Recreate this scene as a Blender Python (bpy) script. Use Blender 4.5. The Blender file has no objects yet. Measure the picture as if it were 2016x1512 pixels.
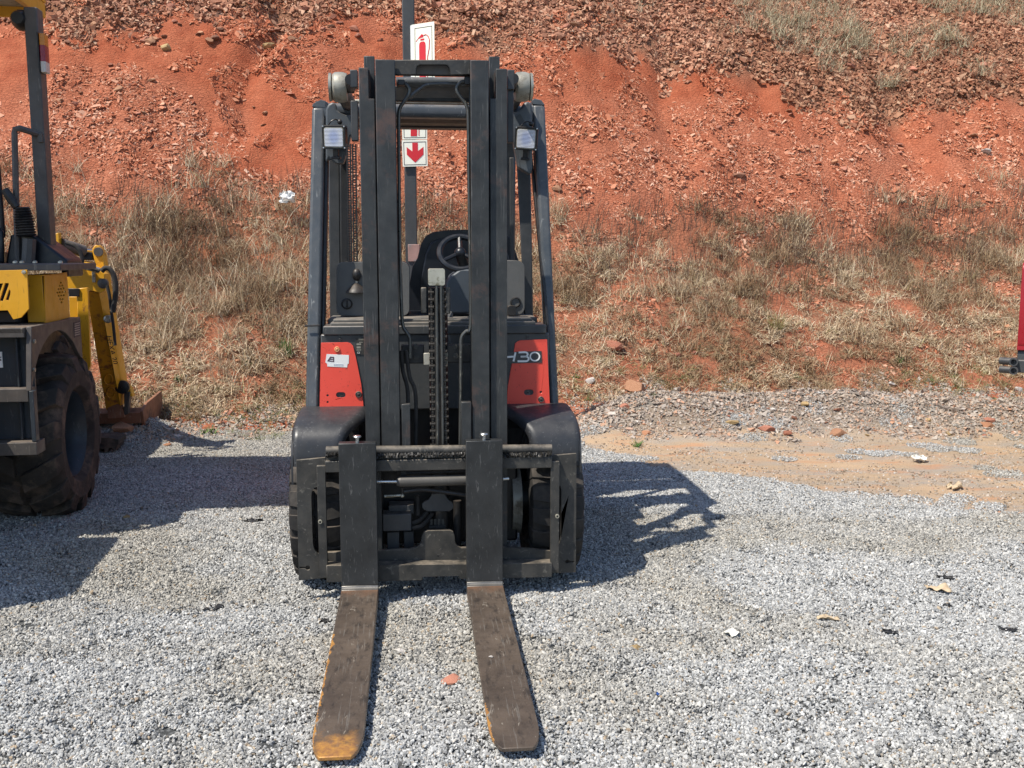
import bpy, bmesh, math, random
import numpy as np
from mathutils import Vector, Matrix, Euler
from mathutils.geometry import tessellate_polygon

R = math.radians
random.seed(7)
rng = np.random.default_rng(11)
sc = bpy.context.scene
col = sc.collection

# ------------------------------------------------------------------ camera, sky, sun, exposure
CAM_H, PITCH, FPX = 1.42, R(7.5), 1950.0
cam_d = bpy.data.cameras.new('camera')
cam = bpy.data.objects.new('camera', cam_d)
col.objects.link(cam)
cam.location = (0, 0, CAM_H)
cam.rotation_euler = (R(90) - PITCH, 0, 0)
cam_d.sensor_width = 36
cam_d.lens = FPX / 2016 * 36
cam_d.clip_end = 500
cam_d.clip_start = 0.05
sc.camera = cam

TOSUN = Vector((-1.03, -0.78, 2.1)).normalized()
world = bpy.data.worlds.new('World')
sc.world = world
world.use_nodes = True
wn = world.node_tree
sky = wn.nodes.new('ShaderNodeTexSky')
sky.sky_type = 'NISHITA'
sky.sun_disc = False
sky.sun_elevation = math.asin(TOSUN.z)
sky.sun_rotation = math.atan2(TOSUN.x, TOSUN.y)
sky.altitude = 1400
sky.dust_density = 1.5
wn.links.new(sky.outputs[0], wn.nodes['Background'].inputs[0])
wn.nodes['Background'].inputs[1].default_value = 0.14
sun_d = bpy.data.lights.new('sun', 'SUN')
sun_d.energy = 4.8
sun_d.angle = R(0.5)
sun_d.color = (1.0, 0.94, 0.84)
sun = bpy.data.objects.new('sun', sun_d)
col.objects.link(sun)
sun.rotation_euler = TOSUN.to_track_quat('Z', 'Y').to_euler()
sc.view_settings.view_transform = 'Standard'
sc.view_settings.look = 'None'
sc.view_settings.gamma = 1
sc.view_settings.use_curve_mapping = False
sc.view_settings.exposure = 0.38
sc.cycles.max_bounces = 6
sc.cycles.diffuse_bounces = 3
sc.cycles.glossy_bounces = 3

# ------------------------------------------------------------------ reading places off the photograph
def ray(px, py):
    a, b = (px - 1008) / FPX, -(py - 756) / FPX
    return Vector((a, math.cos(PITCH) + b * math.sin(PITCH), -math.sin(PITCH) + b * math.cos(PITCH)))
EYE = Vector((0, 0, CAM_H))
class Frame:
    """A thing's own axes: x to the right, y away, z up, with the point on a chosen plane seen at a pixel."""
    def __init__(s, loc, rz):
        s.loc, s.rz = Vector(loc), rz
        s.inv = Matrix.Rotation(-rz, 3, 'Z')
    def _l(s, px, py):
        return s.inv @ (EYE - s.loc), s.inv @ ray(px, py)
    def P(s, px, py, ly):
        o, d = s._l(px, py); return o + d * ((ly - o.y) / d.y)
    def X(s, px, py, lx):
        o, d = s._l(px, py); return o + d * ((lx - o.x) / d.x)
    def Z(s, px, py, lz=0):
        o, d = s._l(px, py); return o + d * ((lz - o.z) / d.z)
W0 = Frame((0, 0, 0), 0)

# ------------------------------------------------------------------ mesh helpers
def tag(o, label=None, cat=None, group=None, kind=None):
    if label: o['label'] = label
    if cat: o['category'] = cat
    if group: o['group'] = group
    if kind: o['kind'] = kind
    return o
def empty(name, loc, rz=0):
    o = bpy.data.objects.new(name, None); col.objects.link(o)
    o.location = loc; o.rotation_euler = (0, 0, rz); o.empty_display_size = .1
    return o
class MB:
    def __init__(s): s.v, s.f = [], []
    def add(s, vs, fs):
        n = len(s.v); s.v += [tuple(v) for v in vs]; s.f += [tuple(i + n for i in f) for f in fs]; return s
    def hexa(s, a, b):           # two quads, a in front, b behind, same winding
        return s.add(list(a) + list(b), [(0, 1, 2, 3), (7, 6, 5, 4), (0, 4, 5, 1), (1, 5, 6, 2), (2, 6, 7, 3), (3, 7, 4, 0)])
    def box(s, x0, x1, y0, y1, z0, z1):
        return s.hexa([(x0, y0, z0), (x1, y0, z0), (x1, y0, z1), (x0, y0, z1)], [(x0, y1, z0), (x1, y1, z0), (x1, y1, z1), (x0, y1, z1)])
    def loops(s, outer, holes, off):   # flat outline of 3D points (holes too), thickened by the vector off
        off = Vector(off); ls = [[Vector(p) for p in l] for l in [outer] + list(holes)]
        tris = tessellate_polygon(ls); flat = [p for l in ls for p in l]; n = len(flat)
        fs = [tuple(t) for t in tris] + [tuple(i + n for i in reversed(t)) for t in tris]
        k = 0
        for l in ls:
            m = len(l)
            for i in range(m):
                a, b = k + i, k + (i + 1) % m
                fs.append((a, b, b + n, a + n))
            k += m
        return s.add(flat + [p + off for p in flat], fs)
    def tube(s, pts, r, n=8, cap=True):
        pts = [Vector(p) for p in pts]; rings = []
        rs = r if isinstance(r, (list, tuple)) else [r] * len(pts)
        t0 = (pts[1] - pts[0]).normalized()
        u = t0.cross(Vector((0, 0, 1)));
        if u.length < .05: u = t0.cross(Vector((1, 0, 0)))
        u.normalize()
        vs, fs = [], []
        for i, p in enumerate(pts):
            t = (pts[min(i + 1, len(pts) - 1)] - pts[max(i - 1, 0)]).normalized()
            u = (u - t * u.dot(t)).normalized(); w = t.cross(u)
            for k in range(n):
                a = 2 * math.pi * k / n
                vs.append(p + (u * math.cos(a) + w * math.sin(a)) * rs[i])
        for i in range(len(pts) - 1):
            for k in range(n):
                a, b = i * n + k, i * n + (k + 1) % n
                fs.append((a, b, b + n, a + n))
        if cap:
            fs.append(tuple(range(n - 1, -1, -1))); fs.append(tuple((len(pts) - 1) * n + k for k in range(n)))
        return s.add(vs, fs)
    def cyl(s, a, b, r, n=16): return s.tube([a, b], r, n)
    def lathe(s, prof, origin, axis='x', n=32, close=False):
        """prof: list of (along axis, radius)."""
        o = Vector(origin); vs, fs = [], []; m = len(prof)
        for k in range(n):
            a = 2 * math.pi * k / n; c, sn = math.cos(a), math.sin(a)
            for (t, r) in prof:
                d = {'x': (t, r * c, r * sn), 'y': (r * c, t, r * sn), 'z': (r * c, r * sn, t)}[axis]
                vs.append(o + Vector(d))
        for k in range(n):
            for i in range(m - (0 if close else 1)):
                j = (i + 1) % m
                a, b = k * m + i, k * m + j; c2, d2 = ((k + 1) % n) * m + j, ((k + 1) % n) * m + i
                fs.append((a, b, c2, d2))
        return s.add(vs, fs)
    def sphere(s, c, r, n=12, m=8, sc_=(1, 1, 1)):
        c = Vector(c); prof = [(-math.cos(math.pi * i / m), max(1e-4, math.sin(math.pi * i / m))) for i in range(m + 1)]
        q = MB().lathe(prof, (0, 0, 0), 'z', n)
        return s.add([c + Vector((v[0] * r * sc_[0], v[1] * r * sc_[1], v[2] * r * sc_[2])) for v in q.v], q.f)
    def rbox(s, x0, x1, y0, y1, z0, z1, r, ax='y', n=4):
        """box with its four edges along an axis rounded"""
        def rr(a0, a1, b0, b1):
            out = []
            for (ca, cb, st) in ((a1 - r, b1 - r, 0), (a0 + r, b1 - r, 90), (a0 + r, b0 + r, 180), (a1 - r, b0 + r, 270)):
                for i in range(n + 1):
                    t = R(st + 90 * i / n); out.append((ca + r * math.cos(t), cb + r * math.sin(t)))
            return out
        if ax == 'y': return s.loops([(a, y0, b) for a, b in rr(x0, x1, z0, z1)], [], (0, y1 - y0, 0))
        if ax == 'x': return s.loops([(x0, a, b) for a, b in rr(y0, y1, z0, z1)], [], (x1 - x0, 0, 0))
        return s.loops([(a, b, z0) for a, b in rr(x0, x1, y0, y1)], [], (0, 0, z1 - z0))
    def build(s, name, mat, parent=None, bevel=0, seg=2, smooth=35):
        me = bpy.data.meshes.new(name); me.from_pydata(s.v, [], s.f)
        bm = bmesh.new(); bm.from_mesh(me); bmesh.ops.recalc_face_normals(bm, faces=bm.faces); bm.to_mesh(me); bm.free()
        if smooth:
            me.shade_smooth(); me.set_sharp_from_angle(angle=R(smooth))
        me.materials.append(mat)
        o = bpy.data.objects.new(name, me); col.objects.link(o)
        if parent: o.parent = parent
        if bevel:
            b = o.modifiers.new('bevel', 'BEVEL'); b.width = bevel; b.segments = seg; b.limit_method = 'ANGLE'; b.angle_limit = R(40)
            b.harden_normals = False
        return o
def smoothpath(pts, k=6):
    """Catmull-Rom through the points"""
    P = [Vector(p) for p in pts]; P = [P[0] * 2 - P[1]] + P + [P[-1] * 2 - P[-2]]; out = []
    for i in range(1, len(P) - 2):
        for j in range(k):
            t = j / k; a, b, c, d = P[i - 1:i + 3]
            out.append(.5 * ((2 * b) + (c - a) * t + (2 * a - 5 * b + 4 * c - d) * t * t + (3 * b - a - 3 * c + d) * t ** 3))
    out.append(P[-2]); return out
def text_mesh(body, size, name, mat, parent, M, wx=1.0, ext=.0006):
    cu = bpy.data.curves.new(name, 'FONT'); cu.body = body; cu.size = size; cu.align_x = 'CENTER'; cu.align_y = 'CENTER'; cu.extrude = ext
    cu.resolution_u = 3
    t = bpy.data.objects.new(name, cu); col.objects.link(t)
    dg = bpy.context.evaluated_depsgraph_get()
    me = bpy.data.meshes.new_from_object(t.evaluated_get(dg)); bpy.data.objects.remove(t)
    me.transform(M @ Matrix.Diagonal((wx, 1, 1, 1))); me.materials.clear(); me.materials.append(mat); me.name = name
    o = bpy.data.objects.new(name, me); col.objects.link(o); o.parent = parent
    return o
def facing(p, rx=90, rz=0):     # text plane: upright, readable from -y
    return Matrix.Translation(p) @ Matrix.Rotation(R(rz), 4, 'Z') @ Matrix.Rotation(R(rx), 4, 'X')

# ------------------------------------------------------------------ materials
def nt(name):
    m = bpy.data.materials.new(name); m.use_nodes = True
    t = m.node_tree; b = t.nodes['Principled BSDF']; return m, t, b
def N(t, typ, **kw):
    n = t.nodes.new(typ)
    for k, v in kw.items():
        if k.startswith('i_'):
            key = k[2:]; n.inputs[int(key) if key.isdigit() else key].default_value = v
        else: setattr(n, k, v)
    return n
def rgba(c): return (*c, 1)
def mixc(t, fac, a, b, mode='MIX'):
    n = t.nodes.new('ShaderNodeMix'); n.data_type = 'RGBA'; n.blend_type = mode
    for s, v in ((n.inputs[0], fac), (n.inputs[6], a), (n.inputs[7], b)):
        if isinstance(v, (int, float)): s.default_value = v
        elif isinstance(v, tuple): s.default_value = rgba(v)
        else: t.links.new(v, s)
    return n.outputs[2]
def ramp(t, val, stops, interp='LINEAR'):
    n = t.nodes.new('ShaderNodeValToRGB'); e = n.color_ramp.elements; n.color_ramp.interpolation = interp
    while len(e) < len(stops): e.new(.5)
    for q, (p, c) in zip(e, stops):
        q.position = p; q.color = rgba(c) if isinstance(c, tuple) else (c, c, c, 1)
    t.links.new(val, n.inputs[0]); return n.outputs[0]
def noise(t, scale, detail=4, rough=.6, vec=None, stretch=None, dist=0):
    n = N(t, 'ShaderNodeTexNoise', i_Scale=scale, i_Detail=detail, i_Roughness=rough, i_Distortion=dist)
    if vec is None:
        vec = N(t, 'ShaderNodeTexCoord').outputs['Object']
    if stretch:
        mp = N(t, 'ShaderNodeMapping'); mp.inputs['Scale'].default_value = stretch; t.links.new(vec, mp.inputs[0]); vec = mp.outputs[0]
    t.links.new(vec, n.inputs['Vector']); return n.outputs[0]
def bump(t, b, h, strength=.3, dist=.01):
    n = N(t, 'ShaderNodeBump', i_Strength=strength, i_Distance=dist); t.links.new(h, n.inputs['Height']); t.links.new(n.outputs[0], b.inputs['Normal'])
def paint(name, base, rough=.45, metal=0, var=.25, scr=None, scr_amt=.5, scr_stretch=(1, 1, .12), scr_scale=60, dust=None, dust_amt=.5, rust=None, rust_amt=.5, bmp=.15, spec=.5, rust_scale=9):
    m, t, b = nt(name)
    b.inputs['Roughness'].default_value = rough; b.inputs['Metallic'].default_value = metal
    b.inputs['Specular IOR Level'].default_value = spec
    n1 = noise(t, 7, 5)
    c = mixc(t, ramp(t, n1, [(.3, 0), (.75, 1)]), tuple(x * (1 - var) for x in base), tuple(min(1, x * (1 + var)) for x in base))
    if rust:
        f = ramp(t, noise(t, rust_scale, 6, .7), [(.62 - .2 * rust_amt, 0), (.70 - .1 * rust_amt, 1)])
        c = mixc(t, f, c, rust)
    if scr:
        f = ramp(t, noise(t, scr_scale, 3, .6, stretch=scr_stretch, dist=1.5), [(.66 - .12 * scr_amt, 0), (.72, .85)])
        c = mixc(t, f, c, scr)
    if dust:
        g = N(t, 'ShaderNodeNewGeometry'); sx = N(t, 'ShaderNodeSeparateXYZ'); t.links.new(g.outputs['Normal'], sx.inputs[0])
        up = ramp(t, sx.outputs[2], [(.15, .12), (.9, 1)])
        mm = N(t, 'ShaderNodeMath', operation='MULTIPLY'); t.links.new(up, mm.inputs[0]); t.links.new(ramp(t, noise(t, 14, 6, .7), [(.35, 0), (.7, dust_amt)]), mm.inputs[1])
        c = mixc(t, mm.outputs[0], c, dust)
    t.links.new(c, b.inputs['Base Color'])
    rr = ramp(t, noise(t, 18, 5), [(.3, max(0, rough - .12)), (.75, min(1, rough + .15))])
    t.links.new(rr, b.inputs['Roughness'])
    if bmp: bump(t, b, noise(t, 40, 6, .65), bmp, .004)
    return m
DUST = (.40, .31, .23)
M = {}
M['mast'] = paint('mast_steel_paint', (.030, .033, .034), .5, .1, .4, scr=(.11, .11, .105), scr_amt=.45, scr_scale=110, scr_stretch=(1, 1, .05), dust=(.2, .17, .14), dust_amt=.5, rust=(.085, .052, .042), rust_amt=.38, rust_scale=6)
M['carriage'] = paint('carriage_steel', (.035, .035, .033), .55, .15, .35, scr=(.15, .14, .12), scr_amt=.5, dust=(.3, .25, .19), dust_amt=.9, scr_stretch=(.5, 1, .5))
M['fork_face'] = paint('fork_steel_dark', (.034, .035, .035), .42, .2, .4, scr=(.12, .12, .115), scr_amt=.4, scr_stretch=(1, 1, .22), scr_scale=85)
M['black'] = paint('black_plastic', (.012, .012, .013), .45, 0, .3, dust=DUST, dust_amt=.25)
M['rubber'] = paint('tyre_rubber', (.020, .019, .018), .8, 0, .4, dust=DUST, dust_amt=.35, bmp=.4)
M['rubber_brown'] = paint('dusty_tyre_rubber', (.040, .033, .028), .85, 0, .4, rust=(.15, .108, .08), rust_amt=.7, bmp=.4, rust_scale=5)
M['guard'] = paint('blue_grey_guard_paint', (.066, .077, .087), .4, 0, .15, scr=(.25, .26, .26), scr_amt=.3, dust=DUST, dust_amt=.5)
M['guard_dark'] = paint('dark_grey_guard_paint', (.040, .044, .048), .45, 0, .2, dust=DUST, dust_amt=.4)
M['body'] = paint('body_grey_paint', (.045, .050, .054), .42, 0, .15, scr=(.15, .15, .15), scr_amt=.2, dust=DUST, dust_amt=.5)
M['fender'] = paint('fender_plastic', (.028, .029, .032), .46, 0, .2, scr=(.12, .12, .12), scr_amt=.35, dust=(.2, .18, .16), dust_amt=.12, scr_stretch=(1, 1, 1))
M['red'] = paint('red_panel_paint', (.86, .085, .055), .42, 0, .05, scr=(.25, .03, .02), scr_amt=.25, scr_stretch=(1, 1, .5), dust=(.6, .3, .2), dust_amt=.2, bmp=.05)
M['dark_red'] = paint('dark_red_paint', (.32, .012, .02), .35, 0, .1)
M['hole'] = paint('deep_shade', (.006, .006, .006), .7, 0, .1, bmp=0)  # near-black colour paints the dark of recesses and of the roof underside
M['steel'] = paint('bright_steel', (.62, .62, .60), .28, .9, .1, scr=(.2, .2, .18), scr_amt=.2, bmp=.05)
M['dull_steel'] = paint('dull_steel', (.50, .47, .38), .42, .6, .3, rust=(.13, .11, .06), rust_amt=.5, bmp=.2, rust_scale=25)
M['cap_steel'] = paint('grey_cast_cap', (.36, .34, .28), .5, .3, .3, rust=(.13, .11, .08), rust_amt=.55, bmp=.2)
M['pipe'] = paint('steel_pipe', (.10, .10, .095), .35, .6, .2, scr=(.4, .37, .3), scr_amt=.3)
M['white'] = paint('white_print', (.86, .86, .84), .5, 0, .04, bmp=0)
M['sign_white'] = paint('sign_cream_white', (.90, .88, .74), .45, 0, .03, bmp=0)
M['sign_red'] = paint('sign_red', (.62, .02, .03), .45, 0, .04, bmp=0)
M['ink'] = paint('dark_ink', (.05, .04, .05), .6, 0, .05, bmp=0)
M['purple_ink'] = paint('purple_ink', (.09, .04, .06), .6, 0, .05, bmp=0)
M['blue_ink'] = paint('pale_grey_ink', (.55, .60, .66), .6, 0, .05, bmp=0)
M['console'] = paint('grey_console_plastic', (.11, .112, .11), .5, 0, .1, dust=DUST, dust_amt=.3)
M['cowl'] = paint('slate_cowl_plastic', (.060, .072, .085), .5, 0, .1)
M['seat'] = paint('black_seat_vinyl', (.010, .012, .017), .38, 0, .2, bmp=.1)
M['mat'] = paint('grey_floor_mat', (.10, .098, .09), .75, 0, .2, dust=DUST, dust_amt=.5)
M['yellow'] = paint('loader_yellow_paint', (.74, .36, .014), .4, 0, .08, scr=(.35, .16, .01), scr_amt=.3, rust=(.30, .11, .02), rust_amt=.08, dust=DUST, dust_amt=.3)
M['yellow_rust'] = paint('worn_yellow_paint', (.62, .27, .012), .5, 0, .2, rust=(.22, .075, .02), rust_amt=.55, rust_scale=14)
M['loader_grey'] = paint('loader_grey_paint', (.075, .068, .064), .5, 0, .15, dust=DUST, dust_amt=.5, scr=(.2, .18, .15), scr_amt=.25)
M['loader_blue'] = paint('loader_blue_black_steel', (.030, .040, .052), .45, 0, .2, scr=(.12, .13, .14), scr_amt=.3)
M['rust'] = paint('rusty_bucket', (.24, .105, .055), .75, 0, .3, rust=(.11, .055, .035), rust_amt=.5, scr=(.4, .28, .2), scr_amt=.3, bmp=.4)
M['amber'] = paint('amber_lens', (.6, .22, .02), .25, 0, .1, bmp=0)
M['lens_red'] = paint('red_lens', (.28, .02, .04), .25, 0, .1, bmp=0)
M['lens_white'] = paint('white_lens', (.6, .55, .5), .25, 0, .1, bmp=0)
M['post'] = paint('sign_post_steel', (.055, .057, .058), .5, .1, .2, rust=(.12, .08, .06), rust_amt=.2)
def lamp_glass():
    m, t, b = nt('ribbed_lamp_glass')
    wv = N(t, 'ShaderNodeTexWave', i_Scale=55.0); wv.bands_direction = 'Z'; wv.inputs['Distortion'].default_value = 0
    t.links.new(N(t, 'ShaderNodeTexCoord').outputs['Object'], wv.inputs[0])
    gr = N(t, 'ShaderNodeTexGradient', gradient_type='SPHERICAL'); mp = N(t, 'ShaderNodeMapping'); mp.inputs['Scale'].default_value = (30, 0, 22)
    t.links.new(N(t, 'ShaderNodeTexCoord').outputs['Object'], mp.inputs[0]); t.links.new(mp.outputs[0], gr.inputs[0])
    c = mixc(t, wv.outputs[1], (.50, .52, .58), (.72, .74, .78)); c = mixc(t, ramp(t, gr.outputs[1], [(.1, 0), (.6, .6)]), c, (.25, .33, .60)); t.links.new(c, b.inputs['Base Color'])
    b.inputs['Metallic'].default_value = .25; b.inputs['Roughness'].default_value = .3; bump(t, b, wv.outputs[1], .5, .002)
    b.inputs['Coat Weight'].default_value = .5
    return m
M['glass'] = lamp_glass()
def fork_blade(name, tip_at, edge_from):
    """worn bare steel, brown with dark scabs, orange rust and yellow paint near tip and one edge"""
    m, t, b = nt(name); tc = N(t, 'ShaderNodeTexCoord').outputs['Object']
    c = mixc(t, ramp(t, noise(t, 6, 6, .7, tc), [(.3, 0), (.7, 1)]), (.066, .050, .039), (.145, .110, .082))
    c = mixc(t, ramp(t, noise(t, 14, 6, .72, tc, (2.2, .7, 1)), [(.52, 0), (.64, .75)]), c, (.034, .028, .024))
    c = mixc(t, ramp(t, noise(t, 60, 3, .6, tc, (2.5, .10, 1)), [(.60, 0), (.68, .55)]), c, (.20, .18, .155))
    sx = N(t, 'ShaderNodeSeparateXYZ'); t.links.new(tc, sx.inputs[0])
    # local y: -1.29 tip .. 0 heel ; x: -0.074 .. 0.074
    def mth(op, a, bb):
        n = N(t, 'ShaderNodeMath', operation=op)
        for i, v in enumerate((a, bb)):
            if isinstance(v, (int, float)): n.inputs[i].default_value = v
            else: t.links.new(v, n.inputs[i])
        return n.outputs[0]
    nz = noise(t, 16, 5, .65, tc)
    tipd = mth('ADD', mth('MULTIPLY', sx.outputs[1], -1), mth('MULTIPLY', nz, .30))    # 1.29 + noise at tip
    def soft(v, a0, a1):
        n = N(t, 'ShaderNodeMapRange'); n.inputs[1].default_value = a0; n.inputs[2].default_value = a1; t.links.new(v, n.inputs[0]); return n.outputs[0]
    fine = noise(t, 55, 5, .75, tc)
    tipm = mth('MULTIPLY', soft(mth('ADD', tipd, mth('MULTIPLY', fine, .12)), tip_at + .02, tip_at + .12), soft(mth('ABSOLUTE', mth('ADD', sx.outputs[0], mth('MULTIPLY', mth('SUBTRACT', nz, .5), .05)), 0), .066, .044))
    edge = mth('ADD', mth('MULTIPLY', sx.outputs[0], -1), mth('MULTIPLY', nz, .055))
    em = mth('MULTIPLY', mth('GREATER_THAN', edge, .0965), mth('GREATER_THAN', mth('MULTIPLY', sx.outputs[1], -1), edge_from))
    rustc = mixc(t, ramp(t, noise(t, 45, 4, .7, tc), [(.4, 0), (.65, 1)]), (.50, .25, .06), (.30, .14, .06))
    c = mixc(t, mth('MAXIMUM', tipm, em), c, rustc)
    heel = ramp(t, mth('ADD', sx.outputs[1], mth('MULTIPLY', nz, .18)), [(.0, 0), (.06, .7)])
    c = mixc(t, heel, c, (.20, .105, .06))
    sf = ramp(t, noise(t, 22, 3, .5, tc, (1, .35, 1), 3), [(.675, 0), (.70, .8)])
    c = mixc(t, sf, c, (.30, .26, .21))
    t.links.new(c, b.inputs['Base Color']); b.inputs['Metallic'].default_value = .25
    t.links.new(ramp(t, noise(t, 20, 5), [(.3, .35), (.7, .6)]), b.inputs['Roughness']); bump(t, b, noise(t, 50, 6, .7), .25, .003)
    return m
M['heel'] = paint('polished_heel_highlight', (.17, .16, .145), .4, .6, .3, scr=(.1, .08, .06), scr_amt=.5, scr_stretch=(1, 1, 1))  # paler polished metal, also painting the bright highlight along the heel bend
M['fork_l'] = fork_blade('fork_blade_rusty_tip', 1.345, .45)
M['fork_r'] = fork_blade('fork_blade_worn', 1.9, 1.02)
def island(name, stops, rough=.85, var=.25, bmp=.3, scale=60, inst=.25, spec=.3, tint=(.6, .5, .4)):
    """each loose piece takes its own tone"""
    m, t, b = nt(name)
    g = N(t, 'ShaderNodeNewGeometry'); oi = N(t, 'ShaderNodeObjectInfo')
    a = N(t, 'ShaderNodeMath', operation='ADD'); t.links.new(g.outputs['Random Per Island'], a.inputs[0]); t.links.new(oi.outputs['Random'], a.inputs[1])
    f = N(t, 'ShaderNodeMath', operation='FRACT'); t.links.new(a.outputs[0], f.inputs[0])
    c = ramp(t, f.outputs[0], stops, 'LINEAR')
    nz = noise(t, scale, 4, .65)
    c = mixc(t, ramp(t, nz, [(.3, 0), (.7, 1)]), mixc(t, 1.0, c, (1 - var,) * 3, 'MULTIPLY'), c)
    at = N(t, 'ShaderNodeAttribute', attribute_name='tint', attribute_type='INSTANCER')     # broad patches of dust and damp, set where each clump lies
    c = mixc(t, at.outputs['Fac'], c, mixc(t, 1.0, c, tint, 'MULTIPLY'))
    t.links.new(c, b.inputs['Base Color']); b.inputs['Roughness'].default_value = rough; b.inputs['Specular IOR Level'].default_value = spec
    if bmp: bump(t, b, nz, bmp, .01)
    return m

# ------------------------------------------------------------------ terrain shape
def _hash(ix, iy, seed):
    n = (ix.astype(np.int64) * 374761393 + iy.astype(np.int64) * 668265263 + seed * 1442695041) & 0x7fffffff
    n = ((n ^ (n >> 13)) * 1274126177) & 0x7fffffff
    return ((n ^ (n >> 16)) & 0xffff) / 65535.0
def vnoise(x, y, seed=0):
    ix, iy = np.floor(x), np.floor(y); fx, fy = x - ix, y - iy
    fx, fy = fx * fx * (3 - 2 * fx), fy * fy * (3 - 2 * fy)
    a, b, c, d = _hash(ix, iy, seed), _hash(ix + 1, iy, seed), _hash(ix, iy + 1, seed), _hash(ix + 1, iy + 1, seed)
    return (a * (1 - fx) + b * fx) * (1 - fy) + (c * (1 - fx) + d * fx) * fy
def fbm(x, y, seed=0, oct=4):
    s, a, t = 0, 1, 0
    for o in range(oct):
        s = s + a * vnoise(x * 2 ** o + 17.3 * o, y * 2 ** o + 5.1 * o, seed + o); t += a; a *= .5
    return s / t
def sstep(a, b, x):
    t = np.clip((x - a) / (b - a), 0, 1); return t * t * (3 - 2 * t)
def toe(x): return 8.5 + .25 * np.clip(x, -5, 5) + .18 * (fbm(x * .9, x * 0, 3, 2) - .5)
PS = [-3, 0, .5, 2.4, 5.0, 6.2, 9, 14, 30]
PZ = [-1.6, -.02, .22, 1.45, 4.50, 5.55, 7.2, 8.6, 9.5]
def bank_h(x, y):
    x, y = np.asarray(x, float), np.asarray(y, float)
    s = y - toe(x); z = np.interp(s, PS, PZ)
    k = sstep(0, 1.5, s)
    z = z + k * (.55 * (fbm(x * .45, y * .45, 21, 4) - .5) + .16 * (fbm(x * 2.2, y * 2.2, 33, 3) - .5)) + sstep(0, .4, s) * .05 * (fbm(x * 7, y * 7, 44, 2) - .5)
    z = z + .11 * (fbm(x * 4.2 + .3 * s, s * .45, 47, 3) - .5) * sstep(2.7, 3.3, s) * (1 - sstep(4.9, 5.4, s))
    for gx, w, dp, s0, s1 in ((-3.05, .16, .22, 3.2, 4.9), (-1.3, .22, .12, 3.0, 5), (1.9, .2, .14, 3.4, 5.2), (5.2, .25, .16, 3, 5)):
        z = z - dp * np.exp(-((x - gx - .25 * (s - 4) * np.sin(s * 3)) / w) ** 2) * sstep(s0, s0 + .5, s) * (1 - sstep(s1, s1 + .4, s))
    return z
_b = [W0.Z(px, py) for px, py in ((1120, 872), (1180, 895), (1300, 925), (1500, 955), (1700, 985), (2016, 1018), (2500, 1075))]
BX, BY = [p.x for p in _b], [p.y for p in _b]
def dirt_mask(x, y):     # 1 on the bare sandy track to the right
    e = np.interp(x, BX, BY) + .30 * (fbm(x * 2.2, y * 2.2, 61, 4) - .5)
    return sstep(-.05, .22, y - e) * sstep(BX[0] - .25, BX[0] + .1, x)
def mound(x, y):
    cy = 7.88 + .07 * x + .15 * (fbm(x * 1.3, x * 0 + 4, 71, 2) - .5)
    hgt = (.17 + .19 * fbm(x * .9, x * 0 + 9, 72, 3)) * sstep(.25, 1.1, x) * (1 - .35 * sstep(2.5, 4.5, x))
    m = hgt * np.exp(-((y - cy) / .42) ** 2)
    p = W0.Z(262, 862); m = m + .16 * np.exp(-(((x - p.x) / .42) ** 2 + ((y - p.y) / .3) ** 2))
    return m
def ground_h(x, y):
    x, y = np.asarray(x, float), np.asarray(y, float)
    z = mound(x, y) + .045 * (fbm(x * .8, y * .8, 81, 3) - .5) + .01 * (fbm(x * 4, y * 4, 82, 2) - .5)
    return z - .012 * dirt_mask(x, y) * (1 - sstep(0, .05, mound(x, y)))
def hit(px, py, fn=None):
    """where a pixel's line of sight meets the ground or the bank"""
    d = ray(px, py); p = EYE.copy(); t = 1.5
    ts = np.arange(1.5, 26, .01); X, Y, Z = d.x * ts, d.y * ts, CAM_H + d.z * ts
    H = np.maximum(bank_h(X, Y), ground_h(X, Y))
    k = int(np.argmax(Z < H)); return Vector((X[k], Y[k], H[k]))
def normal(x, y, fn, e=.06):
    return Vector((-(fn(x + e, y) - fn(x - e, y)) / (2 * e), -(fn(x, y + e) - fn(x, y - e)) / (2 * e), 1)).normalized()
def normals(X, Y, fn, e=.06):
    n = np.stack([-(fn(X + e, Y) - fn(X - e, Y)) / (2 * e), -(fn(X, Y + e) - fn(X, Y - e)) / (2 * e), np.ones_like(X)], 1)
    return n / np.linalg.norm(n, axis=1)[:, None]

def height_sheet(name, xs, ys, fn, mat, attrs):
    X, Y = np.meshgrid(xs, ys); Zv = fn(X, Y); nx, ny = len(xs), len(ys)
    co = np.stack([X, Y, Zv], -1).reshape(-1, 3)
    i = np.arange(nx * ny).reshape(ny, nx)
    q = np.stack([i[:-1, :-1], i[:-1, 1:], i[1:, 1:], i[1:, :-1]], -1).reshape(-1, 4)
    me = bpy.data.meshes.new(name)
    me.vertices.add(len(co)); me.vertices.foreach_set('co', co.ravel())
    me.loops.add(q.size); me.loops.foreach_set('vertex_index', q.ravel())
    me.polygons.add(len(q)); me.polygons.foreach_set('loop_start', np.arange(0, q.size, 4)); me.polygons.foreach_set('loop_total', np.full(len(q), 4))
    me.update(); me.validate(); me.shade_smooth()
    for k, f in attrs.items():
        a = me.attributes.new(k, 'FLOAT', 'POINT'); a.data.foreach_set('value', f(X, Y).ravel().astype(np.float32))
    me.materials.append(mat)
    o = bpy.data.objects.new(name, me); col.objects.link(o); tag(o, kind='structure')
    return o

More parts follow.
